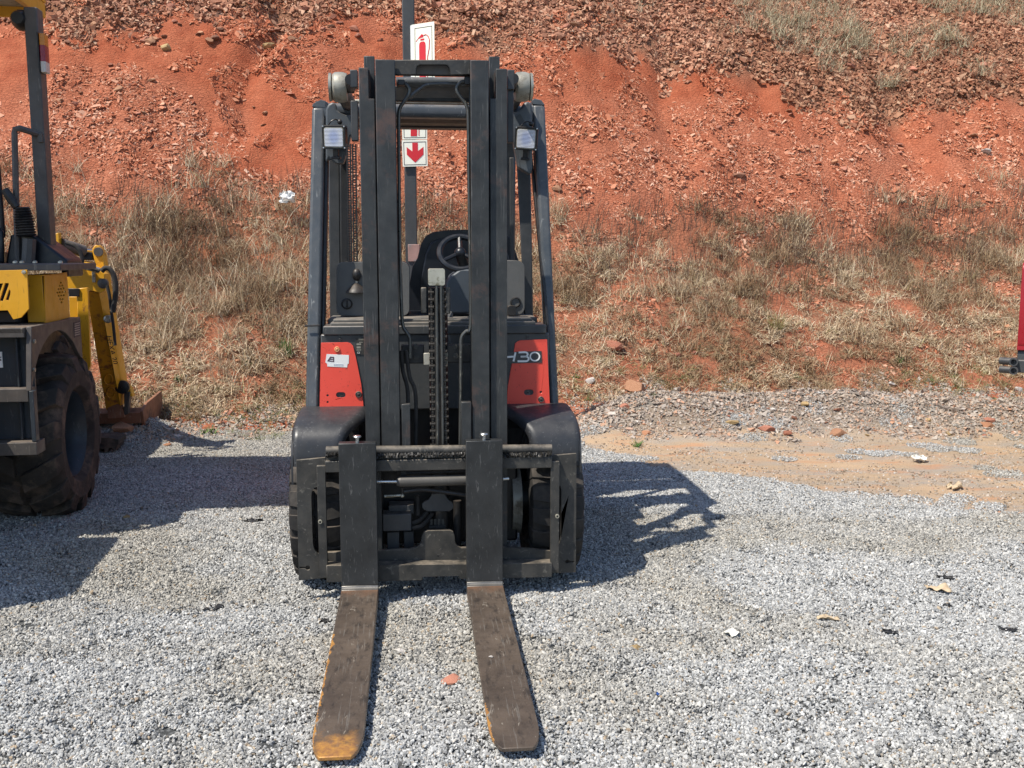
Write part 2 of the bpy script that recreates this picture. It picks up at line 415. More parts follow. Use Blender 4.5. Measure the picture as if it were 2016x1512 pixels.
# zones on the bank, in metres from its toe
def bank_s(x, y): return y - toe(x)
def red_mask(x, y):      # washed smooth red earth
    s = bank_s(x, y); m = np.zeros_like(np.asarray(x, float))
    for px, py, rx, ry in ((420, 120, .55, .35), (575, 225, .45, .5), (1330, 150, .9, .35), (1500, 210, .6, .3), (60, 100, .7, .3), (1180, 130, .6, .2), (1680, 150, .6, .35), (480, 290, .4, .3), (250, 110, .5, .2), (880, 150, 1.2, .25)):
        p = RED_P[(px, py)]
        m = np.maximum(m, np.exp(-(((x - p.x) / rx) ** 2 + ((y - p.y) / ry) ** 2) ** 1.0))
    return np.clip(m * 1.7 + .02 + .22 * sstep(3.4, 4.4, s) + 1.5 * (fbm(x * 2.0, y * 1.6, 91, 4) - .5), 0, 1) * sstep(2.6, 3.2, s)
RED_P = {}
for k_ in ((420, 120), (575, 225), (1330, 150), (1500, 210), (60, 100), (1180, 130), (1680, 150), (480, 290), (250, 110), (880, 150)): RED_P[k_] = hit(*k_)
def scree_mask(x, y):
    s = bank_s(x, y)
    edge = 4.75 + .9 * (fbm(x * .8 + 3, x * 0, 95, 3) - .5) + .35 * (fbm(x * 2.3, y * 2.3, 96, 3) - .5) - .75 * sstep(2.5, 4.2, x)
    return sstep(-.12, .22, s - edge)
def grass_mask(x, y):
    s = bank_s(x, y)
    top = 2.75 + .25 * (1 - sstep(-3.6, -1.0, x)) * 1.0 + .9 * (fbm(x * .9, x * 0 + 2, 101, 3) - .5) + .5 * (fbm(x * 3, y * 2, 102, 2) - .5)
    low = (1 - sstep(-.35, .3, s - top)) * sstep(.1, .35, s)
    bare = sstep(.54, .68, fbm(x * 1.6, y * 2.2, 103, 3)) * (1 - sstep(1.1, 1.9, s)) * .38
    bare2 = sstep(.50, .62, fbm(x * 2.1, y * 2.1, 113, 3)) * sstep(-.5, 1.0, x) * .55
    tp = sstep(.36, .52, fbm(x * .9, y * .9, 104, 3)) * sstep(2.8, 3.8, x) * sstep(4.3, 4.9, s)
    tp2 = .5 * sstep(.52, .6, fbm(x * 1.3, y * 1.3, 105, 3)) * sstep(5.2, 5.6, s)
    return np.clip(np.maximum(low * (1 - bare) * (1 - bare2), np.maximum(tp, tp2)), 0, 1)

# ------------------------------------------------------------------ terrain materials
def attr(t, name):
    n = N(t, 'ShaderNodeAttribute', attribute_name=name); return n.outputs['Fac']
def ground_mat():
    m, t, b = nt('ground_gravel_and_sand'); tc = N(t, 'ShaderNodeTexCoord').outputs['Object']
    g = mixc(t, ramp(t, noise(t, 90, 4, .7, tc), [(.35, 0), (.65, 1)]), (.10, .105, .105), (.30, .305, .30))
    v = N(t, 'ShaderNodeTexVoronoi', i_Scale=75.0); t.links.new(tc, v.inputs['Vector'])
    g = mixc(t, ramp(t, v.outputs['Distance'], [(.2, 0), (.6, .8)]), g, (.05, .052, .052))
    s = mixc(t, ramp(t, noise(t, 1.6, 5, .65, tc), [(.38, 0), (.62, 1)]), (.42, .315, .215), (.55, .39, .25))
    s = mixc(t, ramp(t, noise(t, 2.7, 4, .6, tc, (.6, 1.6, 1)), [(.46, 0), (.62, .85)]), s, (.38, .335, .285))
    s = mixc(t, ramp(t, noise(t, 4.1, 4, .6, tc, (.5, 1.5, 1)), [(.54, 0), (.68, .75)]), s, (.54, .28, .15))
    s = mixc(t, ramp(t, noise(t, 130, 4, .7, tc), [(.5, 0), (.66, .55)]), s, (.20, .16, .12))
    c = mixc(t, attr(t, 'dirt'), g, s); t.links.new(c, b.inputs['Base Color'])
    b.inputs['Roughness'].default_value = .95; b.inputs['Specular IOR Level'].default_value = .2
    bump(t, b, noise(t, 70, 6, .75, tc), .8, .02)
    return m
def bank_mat():
    m, t, b = nt('red_earth_bank'); tc = N(t, 'ShaderNodeTexCoord').outputs['Object']
    shale = mixc(t, ramp(t, noise(t, 3.2, 6, .7, tc), [(.35, 0), (.65, 1)]), (.42, .135, .07), (.52, .20, .115))
    v = N(t, 'ShaderNodeTexVoronoi', i_Scale=16.0, feature='DISTANCE_TO_EDGE'); mp = N(t, 'ShaderNodeMapping'); mp.inputs['Scale'].default_value = (1, 1.2, 2.2)
    dn = noise(t, 9, 3, .6, tc); t.links.new(tc, mp.inputs[0]); t.links.new(mp.outputs[0], v.inputs['Vector'])
    shale = mixc(t, ramp(t, v.outputs['Distance'], [(.0, .85), (.07, 0)]), shale, (.19, .055, .032))
    red = mixc(t, ramp(t, noise(t, 5, 6, .7, tc), [(.35, 0), (.65, 1)]), (.335, .082, .038), (.47, .145, .072))
    c = mixc(t, attr(t, 'red'), shale, red)
    br = mixc(t, ramp(t, noise(t, 6, 5, .7, tc), [(.35, 0), (.65, 1)]), (.22, .115, .07), (.33, .18, .11))
    c = mixc(t, attr(t, 'scree'), c, br)
    gr = mixc(t, ramp(t, noise(t, 3.2, 6, .7, tc), [(.40, 0), (.60, 1)]), (.19, .115, .07), (.40, .15, .078))
    c = mixc(t, attr(t, 'grassy'), c, gr)
    c = mixc(t, ramp(t, noise(t, 55, 5, .7, tc), [(.40, .45), (.58, 0)]), c, (.20, .06, .03))
    c = mixc(t, ramp(t, noise(t, 31, 7, .8, tc), [(.60, 0), (.72, .4)]), c, (.58, .23, .13))
    t.links.new(c, b.inputs['Base Color']); b.inputs['Roughness'].default_value = .95; b.inputs['Specular IOR Level'].default_value = .15
    mx = N(t, 'ShaderNodeMath', operation='ADD'); t.links.new(noise(t, 28, 8, .75, tc), mx.inputs[0])
    rv = ramp(t, v.outputs['Distance'], [(0, 0), (.12, .35)]); t.links.new(rv, mx.inputs[1])
    bump(t, b, mx.outputs[0], .6, .045)
    return m
gx = np.concatenate([np.linspace(-60, -6, 12)[:-1], np.arange(-6, 6.01, .06), np.linspace(6, 60, 12)[1:]])
gy = np.concatenate([np.linspace(-60, 1, 12)[:-1], np.arange(1, 10.6, .06)])
height_sheet('ground', gx, gy, ground_h, ground_mat(), {'dirt': lambda x, y: np.clip(dirt_mask(x, y) * (1 - .6 * sstep(.03, .12, mound(x, y))) + .5 * sstep(-.5, .1, y - toe(x)), 0, 1)})
bx_ = np.concatenate([np.linspace(-60, -9, 10)[:-1], np.arange(-9, 9.01, .06), np.linspace(9, 60, 10)[1:]])
by_ = np.concatenate([np.arange(6.2, 16.6, .06), np.linspace(16.6, 45, 14)])
def _lim(x, y): return np.clip(1.4 - np.abs(np.asarray(x)) / 40, 0, 1)
o_ = height_sheet('bank', bx_, by_, lambda x, y: np.where(bank_s(x, y) < -1.0, -1.0, bank_h(x, y)), bank_mat(), {'red': red_mask, 'scree': scree_mask, 'grassy': grass_mask})
tag(bpy.data.objects['ground'], 'pale gravel yard with a sandy track beside the machines', 'ground')
tag(o_, 'red earth cutting of shale and scree behind the forklift', 'bank')

# ------------------------------------------------------------------ scattered cover: pieces, patches, instances
_ico = bmesh.new(); bmesh.ops.create_icosphere(_ico, subdivisions=1, radius=1)
ICO_V = np.array([v.co[:] for v in _ico.verts]); ICO_F = np.array([[v.index for v in f.verts] for f in _ico.faces]); _ico.free()
_ico = bmesh.new(); bmesh.ops.create_icosphere(_ico, subdivisions=2, radius=1)
ICO2_V = np.array([v.co[:] for v in _ico.verts]); ICO2_F = np.array([[v.index for v in f.verts] for f in _ico.faces]); _ico.free()
def rand_rot(n, tilt=None):
    """random rotations as (n,3,3); tilt limits how far from flat they lie"""
    if tilt is None:
        q = rng.normal(size=(n, 4)); q /= np.linalg.norm(q, axis=1)[:, None]
        w, x, y, z = q.T
    else:
        a, sp, d = rng.normal(0, tilt, n), rng.uniform(0, 2 * np.pi, n), rng.uniform(0, 2 * np.pi, n)
        w1, x1, y1 = np.cos(a / 2), np.sin(a / 2) * np.cos(d), np.sin(a / 2) * np.sin(d)
        w2, z2 = np.cos(sp / 2), np.sin(sp / 2)
        w, x, y, z = w1 * w2, x1 * w2 + y1 * z2, y1 * w2 - x1 * z2, w1 * z2
    return np.stack([np.stack([1 - 2 * (y * y + z * z), 2 * (x * y - z * w), 2 * (x * z + y * w)], -1),
                     np.stack([2 * (x * y + z * w), 1 - 2 * (x * x + z * z), 2 * (y * z - x * w)], -1),
                     np.stack([2 * (x * z - y * w), 2 * (y * z + x * w), 1 - 2 * (x * x + y * y)], -1)], 1)
def mesh_np(name, co, faces, mat, smooth=False):
    me = bpy.data.meshes.new(name); k = faces.shape[1]
    me.vertices.add(len(co)); me.vertices.foreach_set('co', co.ravel().astype(np.float32))
    me.loops.add(faces.size); me.loops.foreach_set('vertex_index', faces.ravel().astype(np.int32))
    me.polygons.add(len(faces)); me.polygons.foreach_set('loop_start', np.arange(0, faces.size, k)); me.polygons.foreach_set('loop_total', np.full(len(faces), k))
    me.update(); me.validate()
    me.shade_smooth() if smooth else me.shade_flat()
    me.materials.append(mat); return me
def stones(name, pos, size, axes, mat, jit=.28, tilt=None):
    n = len(pos); V = ICO_V[None] * (1 + rng.uniform(-jit, jit, (n, 12, 1))) + rng.normal(0, jit * .35, (n, 12, 3))
    V = V * (np.array(axes)[None, None] * rng.uniform(.75, 1.3, (n, 1, 3))) * size[:, None, None]
    V = np.einsum('nij,nkj->nki', rand_rot(n, tilt), V) + pos[:, None]
    F = (ICO_F[None] + (np.arange(n) * 12)[:, None, None]).reshape(-1, 3)
    return mesh_np(name, V.reshape(-1, 3), F, mat)
CUBE_V = np.array([(x, y, z) for x in (-1, 1) for y in (-1, 1) for z in (-1, 1)]) * .8
CUBE_F = np.array([(0, 1, 3), (0, 3, 2), (4, 6, 7), (4, 7, 5), (0, 4, 5), (0, 5, 1), (2, 3, 7), (2, 7, 6), (0, 2, 6), (0, 6, 4), (1, 5, 7), (1, 7, 3)])
def shards(name, pos, size, axes, mat, tilt=None):
    n = len(pos); V = CUBE_V[None] * rng.uniform(.45, 1.25, (n, 8, 1)) + rng.normal(0, .14, (n, 8, 3))
    tp = rng.uniform(.3, 1.0, (n, 1)); V[:, 4:, 1] *= tp; V[:, 4:, 2] *= rng.uniform(.3, 1.0, (n, 1))
    V = V * (np.array(axes)[None, None] * rng.uniform(.6, 1.4, (n, 1, 3))) * size[:, None, None]
    V = np.einsum('nij,nkj->nki', rand_rot(n, tilt), V) + pos[:, None]
    F = (CUBE_F[None] + (np.arange(n) * 8)[:, None, None]).reshape(-1, 3)
    return mesh_np(name, V.reshape(-1, 3), F, mat)
def protos(name, meshes):
    c = bpy.data.collections.new(name)
    for i, me in enumerate(meshes):
        o = bpy.data.objects.new('%s_%02d' % (name, i), me); c.objects.link(o)
    return c
def disc(n, r):
    a, q = rng.uniform(0, 2 * np.pi, n), r * np.sqrt(rng.uniform(0, 1, n)); return np.stack([q * np.cos(a), q * np.sin(a)], 1)
def grass_patch(name, n, rad, h, w, lean, curl, mat, z0=-.02, droop=.0):
    seg = 4; nt_ = max(1, n // 13); c_ = disc(nt_, rad); p = c_[rng.integers(0, nt_, n)] + rng.normal(0, .16 * rad, (n, 2)) if n > 30 else disc(n, rad); hh = rng.uniform(h[0], h[1], n); ww = rng.uniform(w[0], w[1], n)
    a = rng.uniform(0, 2 * np.pi, n); ln = np.abs(rng.normal(0, lean, n)); cu = rng.normal(curl, curl * .5 + .05, n)
    face = rng.uniform(0, 2 * np.pi, n)
    V = np.zeros((n, seg + 1, 2, 3))
    ang = ln.copy(); x = p.copy(); z = np.full(n, z0)
    for i in range(seg + 1):
        t = i / seg; wd = ww * (1 - .85 * t)
        for k, sgn in enumerate((-1, 1)):
            V[:, i, k, 0] = x[:, 0] + sgn * wd * np.cos(face) * .5
            V[:, i, k, 1] = x[:, 1] + sgn * wd * np.sin(face) * .5
            V[:, i, k, 2] = z
        st = hh / seg; ang = ang + cu / seg * (1 + t * 2)
        x = x + np.stack([np.cos(a) * np.sin(ang) * st, np.sin(a) * np.sin(ang) * st], 1); z = z + np.cos(ang) * st
        z = np.maximum(z, .004)
    idx = np.arange(n * (seg + 1) * 2).reshape(n, seg + 1, 2)
    F = np.stack([idx[:, :-1, 0], idx[:, :-1, 1], idx[:, 1:, 1], idx[:, 1:, 0]], -1).reshape(-1, 4)
    return mesh_np(name, V.reshape(-1, 3), F, mat)
def scatter(name, X, Y, fn, coll, nproto, scale, label, cat, up=1.0, lift=0.0, tint=None):
    """up: 1 follows the slope, 0 stays upright"""
    n = len(X); Zv = fn(X, Y) + lift; nr = normals(X, Y, fn)
    nr = nr * up + np.array([0, 0, 1]) * (1 - up)
    eul = np.zeros((n, 3)); spin = rng.uniform(0, 2 * math.pi, n)
    for i in range(n):
        q = Vector((0, 0, 1)).rotation_difference(Vector(nr[i])) @ Euler((0, 0, spin[i])).to_quaternion()
        eul[i] = q.to_euler()[:]
    me = bpy.data.meshes.new(name); me.vertices.add(n); me.vertices.foreach_set('co', np.stack([X, Y, Zv], 1).ravel().astype(np.float32))
    me.attributes.new('rot', 'FLOAT_VECTOR', 'POINT').data.foreach_set('vector', eul.ravel().astype(np.float32))
    me.attributes.new('scl', 'FLOAT', 'POINT').data.foreach_set('value', np.asarray(scale * np.ones(n), np.float32))
    me.attributes.new('idx', 'INT', 'POINT').data.foreach_set('value', rng.integers(0, nproto, n).astype(np.int32))
    me.attributes.new('tint', 'FLOAT', 'POINT').data.foreach_set('value', np.asarray((0 if tint is None else tint) * np.ones(n), np.float32))
    o = bpy.data.objects.new(name, me); col.objects.link(o); tag(o, label, cat, kind='stuff')
    g = bpy.data.node_groups.new(name + '_nodes', 'GeometryNodeTree')
    g.interface.new_socket('Geometry', in_out='INPUT', socket_type='NodeSocketGeometry'); g.interface.new_socket('Geometry', in_out='OUTPUT', socket_type='NodeSocketGeometry')
    gi, go = g.nodes.new('NodeGroupInput'), g.nodes.new('NodeGroupOutput')
    ip = g.nodes.new('GeometryNodeInstanceOnPoints'); ci = g.nodes.new('GeometryNodeCollectionInfo')
    ci.inputs[0].default_value = coll; ci.inputs[1].default_value = True; ci.inputs[2].default_value = True
    ip.inputs['Pick Instance'].default_value = True
    def na(nm, ty):
        q = g.nodes.new('GeometryNodeInputNamedAttribute'); q.data_type = ty; q.inputs[0].default_value = nm; return q.outputs[0]
    L = g.links.new
    L(gi.outputs[0], ip.inputs['Points']); L(ci.outputs[0], ip.inputs['Instance']); L(na('idx', 'INT'), ip.inputs['Instance Index'])
    L(na('rot', 'FLOAT_VECTOR'), ip.inputs['Rotation']); L(na('scl', 'FLOAT'), ip.inputs['Scale']); L(ip.outputs[0], go.inputs[0])
    md = o.modifiers.new('scatter', 'NODES'); md.node_group = g
    return o
def jgrid(x0, x1, y0, y1, d):
    X, Y = np.meshgrid(np.arange(x0, x1, d), np.arange(y0, y1, d)); X, Y = X.ravel(), Y.ravel()
    return X + rng.uniform(-.45, .45, len(X)) * d, Y + rng.uniform(-.45, .45, len(Y)) * d
def inview(X, Y, m=.6): return np.abs(X) < .53 * Y + m
def keep(X, Y, p):
    k = rng.uniform(0, 1, len(X)) < p; return X[k], Y[k]

# gravel: patches of about 110 stones, 8-16 mm
GRAV = island('gravel_stone', [(0, (.20, .20, .197)), (.15, (.31, .31, .302)), (.45, (.43, .43, .418)), (.75, (.55, .547, .525)), (.955, (.69, .68, .65)), (.975, (.48, .39, .28)), (1, (.38, .30, .22))], scale=200, tint=(.88, .84, .77))
def gravel_patch(i, n=230, r=.085, s=(.0026, .0068)):
    p = disc(n, r); z = rng.uniform(0, .008, n)
    return stones('gravel_patch', np.column_stack([p, z]), rng.uniform(s[0], s[1], n) * rng.choice([1, 1, 1, 1, 1, 1.35], n), (1.1, .85, .62), GRAV, .3)
gp = protos('gravel_patch', [gravel_patch(i) for i in range(18)])
X, Y = jgrid(-5.6, 5.6, 1.35, 8.6, .092)
k = inview(X, Y); X, Y = X[k], Y[k]
p_ = np.clip(1 - dirt_mask(X, Y) + .5 * sstep(.48, .66, fbm(X * 1.2, Y * 3.0, 175, 3)) * (1 - .5 * sstep(.0, .9, Y - np.interp(X, BX, BY))), 0, 1) * (1 - sstep(.05, .14, mound(X, Y)) * .5) * (1 - sstep(-.35, .05, Y - toe(X)))
X, Y = keep(X, Y, p_)
scatter('gravel', X, Y, ground_h, gp, 18, rng.uniform(.9, 1.15, len(X)), 'pale grey crushed stone gravel covering the yard', 'gravel', tint=np.clip(sstep(.48, .72, fbm(X * .9 + Y * .35, Y * 1.6, 171, 4)) + .5 * (fbm(X * 3, Y * 3, 172, 2) - .5), 0, 1))
# sparse pebbles on the sandy track, coarser mixed rubble on the low mound
SAND = island('track_pebble', [(0, (.22, .17, .12)), (.3, (.36, .28, .2)), (.55, (.46, .42, .37)), (.8, (.52, .35, .22)), (.95, (.6, .57, .52)), (1, (.45, .2, .1))], scale=120)
def sand_patch(i):
    n = 26; p = disc(n, .12); s = rng.uniform(.003, .009, n)
    return stones('pebble_patch', np.column_stack([p, s * .25]), s, (1.1, .9, .6), SAND, .3)
sp = protos('pebble_patch', [sand_patch(i) for i in range(10)])
X, Y = jgrid(.2, 5.6, 4.8, 9.2, .13); k = inview(X, Y); X, Y = X[k], Y[k]
X, Y = keep(X, Y, dirt_mask(X, Y) * (.35 + .65 * sstep(.4, .6, fbm(X * 1.5, Y * 2.5, 131, 3))))
scatter('track_pebbles', X, Y, ground_h, sp, 10, rng.uniform(.8, 1.2, len(X)), 'fine scattered pebbles on the sandy track beyond the gravel', 'pebbles')
RUB = island('mound_rubble', [(0, (.22, .18, .15)), (.25, (.36, .30, .25)), (.5, (.46, .40, .34)), (.78, (.48, .38, .29)), (.93, (.52, .27, .16)), (1, (.62, .58, .52))], scale=90)
def rub_patch(i):
    n = 130; p = disc(n, .15); s = rng.uniform(.005, .0125, n) * rng.choice([1, 1, 1, 1, 1.9], n)
    return shards('rubble_patch', np.column_stack([p, s * .3]), s, (1.15, .9, .6), RUB, tilt=.8)
rp = protos('rubble_patch', [rub_patch(i) for i in range(10)])
X, Y = jgrid(-5, 6, 6.9, 9.8, .13); k = inview(X, Y); X, Y = X[k], Y[k]
nb = 1 - sstep(.1, .5, Y - toe(X))
X, Y = keep(X, Y, np.maximum(sstep(.012, .06, mound(X, Y)), sstep(-.4, -.05, Y - toe(X))) * nb)
top = lambda x, y: np.maximum(ground_h(x, y), bank_h(x, y))
scatter('mound_rubble', X, Y, top, rp, 10, rng.uniform(.65, 1.0, len(X)), 'low mound of grey and brown rubble along the foot of the bank', 'rubble')

# shale flakes on the exposed red face
SHALE = island('shale_flake', [(0, (.30, .085, .042)), (.2, (.46, .15, .075)), (.45, (.59, .235, .13)), (.7, (.67, .32, .20)), (.88, (.75, .47, .335)), (.96, (.47, .18, .095)), (1, (.33, .10, .05))], scale=40, tint=(.88, .72, .62))
def shale_patch(i):
    n = 300; p = disc(n, .24); s = rng.uniform(.0035, .0125, n) * rng.choice([1, 1, 1, 1, 1, 1, 1, 2.1], n)
    return shards('shale_patch', np.column_stack([p, s * .05]), s, (1.6, .85, .25), SHALE, tilt=.45)
shp = protos('shale_patch', [shale_patch(i) for i in range(14)])
X, Y = jgrid(-9, 9, 8.5, 16.4, .20); k = inview(X, Y, 1.0); X, Y = X[k], Y[k]
s_ = bank_s(X, Y)
X, Y = keep(X, Y, sstep(.15, .5, s_) * (1 - .85 * red_mask(X, Y)) * (1 - .8 * scree_mask(X, Y)) * (1 - .9 * grass_mask(X, Y)) * (.45 + .55 * sstep(.36, .56, fbm(X * 1.9, Y * 1.5, 181, 3))) * (.2 + .8 * sstep(1.9, 2.7, s_)))
scatter('shale_flakes', X, Y, bank_h, shp, 14, rng.uniform(.75, 1.3, len(X)), 'pinkish orange shale flakes covering the cut face of the bank', 'shale', tint=np.clip(.15 + .85 * sstep(3.3, 4.3, bank_s(X, Y)) + 1.2 * (fbm(X * 1.3, Y * 1.3, 182, 3) - .5), 0, 1))
# scree above
SCREE = island('scree_stone', [(0, (.21, .095, .058)), (.25, (.34, .15, .09)), (.5, (.46, .21, .125)), (.75, (.54, .28, .17)), (.93, (.62, .40, .27)), (1, (.46, .17, .09))], scale=30, tint=(.82, .80, .76))
def scree_patch(i):
    n = 150; p = disc(n, .26); s = rng.uniform(.009, .026, n) * rng.choice([1, 1, 1, 1.5], n)
    return shards('scree_patch', np.column_stack([p, s * .3]), s, (1.2, .95, .55), SCREE, tilt=.7)
scp = protos('scree_patch', [scree_patch(i) for i in range(14)])
X, Y = jgrid(-9, 9, 11, 17.5, .19); k = inview(X, Y, 1.0); X, Y = X[k], Y[k]
X, Y = keep(X, Y, scree_mask(X, Y) * (1 - .35 * grass_mask(X, Y)))
scatter('scree', X, Y, bank_h, scp, 14, rng.uniform(.7, 1.25, len(X)), 'brown broken stones of the scree slope along the bank top', 'scree', tint=sstep(.4, .65, fbm(X * 1.0, Y * 1.0, 183, 3)))
X, Y = jgrid(-8, 8, 8.2, 12, .3); k = inview(X, Y, 1.0); X, Y = X[k], Y[k]
s_ = bank_s(X, Y); X, Y = keep(X, Y, sstep(.05, .2, s_) * (1 - sstep(1.1, 2.3, s_)) * .3 * sstep(.54, .64, fbm(X * 1.4, Y * 1.4, 141, 2)))
scatter('fallen_shale', X, Y, bank_h, shp, 14, rng.uniform(.55, .95, len(X)), 'crumbled red shale showing between grass near the foot of the bank', 'shale')

# dry grass
HAY = island('dry_grass_blade', [(0, (.22, .14, .08)), (.15, (.38, .26, .155)), (.45, (.57, .43, .27)), (.75, (.71, .57, .39)), (.93, (.83, .72, .53)), (1, (.45, .40, .18))], rough=.7, bmp=0, scale=20, var=.15, tint=(.48, .40, .33))
STALK = island('dead_stalk', [(0, (.085, .05, .038)), (.5, (.16, .10, .07)), (1, (.24, .16, .10))], rough=.8, bmp=0)
def ghost(n, r, h, w, ln, cu, mt): return [grass_patch('grass_patch', n, r, h, w, ln, cu, mt) for _ in range(10)]
low = protos('low_grass', ghost(120, .17, (.06, .20), (.005, .010), .55, 1.7, HAY))
tall = protos('tall_grass', ghost(80, .17, (.12, .36), (.0035, .0075), .28, .7, HAY))
stk = protos('weed_stalk', ghost(12, .17, (.14, .38), (.005, .009), .2, .15, STALK))
X0, Y0 = jgrid(-8.5, 8.5, 7.6, 13.2, .12); k = inview(X0, Y0, .8); X0, Y0 = X0[k], Y0[k]
g_ = grass_mask(X0, Y0); s_ = bank_s(X0, Y0)
tf = np.clip(sstep(.9, 1.9, s_) * (.4 + .6 * (1 - sstep(-1.8, .2, X0))) + .45 * (fbm(X0 * 1.2, Y0 * 1.2, 151, 2) - .5), 0, 1)
clump = .82 + .18 * sstep(.36, .56, fbm(X0 * 2.6, Y0 * 2.6, 195, 2))
X, Y = keep(X0, Y0, g_ * (1 - .8 * tf) * clump)
scatter('low_dry_grass', X, Y, bank_h, low, 10, rng.uniform(.7, 1.2, len(X)), 'curled straw coloured dry grass on the lower bank', 'grass', up=.6, tint=np.clip(sstep(.38, .62, fbm(X * 1.5, Y * 1.5, 191, 3)) * .8 + rng.uniform(-.2, .3, len(X)), 0, 1))
X, Y = keep(X0, Y0, g_ * tf * .85 * clump)
scatter('tall_dry_grass', X, Y, bank_h, tall, 10, rng.uniform(.7, 1.25, len(X)), 'taller upright straw coloured grass behind the yellow loader', 'grass', up=.15, tint=np.clip(sstep(.38, .62, fbm(X * 1.3, Y * 1.3, 192, 3)) * .8 + rng.uniform(-.2, .3, len(X)), 0, 1))
X, Y = keep(X0, Y0, sstep(1.4, 2.4, s_) * (1 - sstep(2.7, 3.2, s_)) * .7 * sstep(.42, .6, fbm(X0 * .8, Y0 * .8, 152, 2)))
scatter('dead_stalks', X, Y, bank_h, stk, 10, rng.uniform(.7, 1.2, len(X)), 'thin dark dead weed stalks standing in the grass', 'weeds', up=.1)
X0, Y0 = jgrid(1, 8.5, 12.6, 16.6, .2); k = inview(X0, Y0, .8); X0, Y0 = X0[k], Y0[k]
X, Y = keep(X0, Y0, np.minimum(1, grass_mask(X0, Y0) * 1.1))
GREY = island('grey_grass_blade', [(0, (.24, .19, .12)), (.4, (.44, .37, .24)), (.8, (.64, .56, .39)), (1, (.36, .34, .19))], rough=.7, bmp=0, scale=20, var=.15)
tg = protos('grey_grass', ghost(90, .2, (.14, .40), (.004, .007), .35, .8, GREY))
scatter('grey_dry_grass', X, Y, bank_h, tg, 10, rng.uniform(.8, 1.3, len(X)), 'grey green dry grass on the right of the bank top', 'grass', up=.3)
GREEN = island('short_green_blade', [(0, (.10, .13, .04)), (.5, (.20, .22, .08)), (.8, (.36, .33, .16)), (1, (.16, .22, .06))], rough=.7, bmp=0, scale=20, var=.15)
gg = protos('short_grass', ghost(80, .13, (.03, .09), (.003, .006), .5, .9, GREEN))
X0, Y0 = jgrid(-5, 6, 7.4, 10.2, .12); k = inview(X0, Y0, .6); X0, Y0 = X0[k], Y0[k]
e_ = Y0 - toe(X0); X, Y = keep(X0, Y0, sstep(-.25, .1, e_) * (1 - sstep(.35, .9, e_)) * sstep(.42, .6, fbm(X0 * 1.5, Y0 * 1.5, 161, 2)) * .8)
scatter('short_green_grass', X, Y, top, gg, 10, rng.uniform(.7, 1.2, len(X)), 'thin short green grass along the foot of the bank', 'grass')

# ------------------------------------------------------------------ forklift
FRZ = R(5.65)
F = Frame((-.30, 3.88, 0), FRZ)
lift = empty('forklift', F.loc, FRZ)
tag(lift, 'red and dark grey forklift truck with its forks lowered on the gravel', 'forklift')
def fx(px, py, ly): return F.P(px, py, ly).x
def fz(px, py, ly): return F.P(px, py, ly).z
def fbox(mb, x0, y0, x1, y1, l0, l1):
    """box whose front face on the plane l0 covers a pixel rectangle"""
    ym, xm = (y0 + y1) / 2, (x0 + x1) / 2
    return mb.box(fx(x0, ym, l0), fx(x1, ym, l0), l0, l1, fz(xm, y1, l0), fz(xm, y0, l0))
def fpoly(mb, pts, l0, l1, holes=()):
    g = lambda q: [(F.P(x, y, l0)) for x, y in q]
    return mb.loops(g(pts), [g(h) for h in holes], (0, l1 - l0, 0))
def ring(cx, cy, rx, ry=None, n=16, a0=0, a1=360):
    ry = ry or rx
    return [(cx + rx * math.cos(R(a0 + (a1 - a0) * i / n)), cy + ry * math.sin(R(a0 + (a1 - a0) * i / n))) for i in range(n if a1 - a0 == 360 else n + 1)]
PXM = 4.0 / FPX     # about one pixel at the mast, in metres

# forks -------------------------------------------------------------
def fork(px, toppy, bm_):
    cx = fx(px, 1000, 0); zt = fz(px, toppy, 0); hw = .0735; L = 1.295
    st = []      # stations: top-surface point (y,z), outward normal (y,z), thickness, half width
    for d, w in ((0, .044), (.012, .052), (.035, .061), (.07, .068), (.11, .0725), (.16, hw)):
        st.append((-L + d, .052 + .030 * d / L, (0, 1), .012 + .03 * d / L, w))
    for d in (.35, .6, .85, 1.1, L - .03): st.append((-L + d, .052 + .030 * d / L, (0, 1), .012 + .036 * d / L, hw))
    zc = .052 + .030
    for k in range(7):
        a = R(90 * k / 6); r = .018
        st.append((-r + r * math.sin(a), zc + r - r * math.cos(a), (-math.sin(a), math.cos(a)), .05, hw))
    for q in (.25, .5, .75, 1): st.append((0, zc + .018 + (zt - zc - .018) * q, (-1, 0), .05, hw))
    root = empty('fork', (cx, 0, 0)); root.parent = lift
    def strip(name, sub, mat):
        mb = MB(); vs, fs = [], []
        for (y, z, nrm, th, w) in sub:
            by, bz = y - nrm[0] * th, z - nrm[1] * th
            vs += [(-w, y, z), (w, y, z), (w, by, bz), (-w, by, bz)]
        for i in range(len(sub) - 1):
            for k in range(4):
                a, b = i * 4 + k, i * 4 + (k + 1) % 4; fs.append((a, b, b + 4, a + 4))
        fs += [(0, 1, 2, 3), tuple((len(sub) - 1) * 4 + k for k in (3, 2, 1, 0))]
        mb.add(vs, fs); return mb.build(name, mat, root, .0025, 2, 30)
    strip('blade', st[:12], bm_); strip('heel', st[11:17], M['heel']); strip('shank', st[16:], M['fork_face'])
    mb = MB(); yb, = (.02,)
    mb.cyl((-.0, yb, zt - .01), (0, yb, zt + .022), .0075, 12); mb.lathe([(0, .0005), (0, .015), (.004, .017), (.008, .014), (.009, .0005)], (0, yb, zt + .02), 'z', 16)
    pin = mb.build('locking_pin', M['steel'], root)
    return root
f1 = fork(705.5, 873, M['fork_l']); f2 = fork(954, 868, M['fork_r'])
tag(f1, 'fork with the larger patch of orange rust at its tip'); tag(f2, 'fork with rusty orange heel and a small pale stone on it')
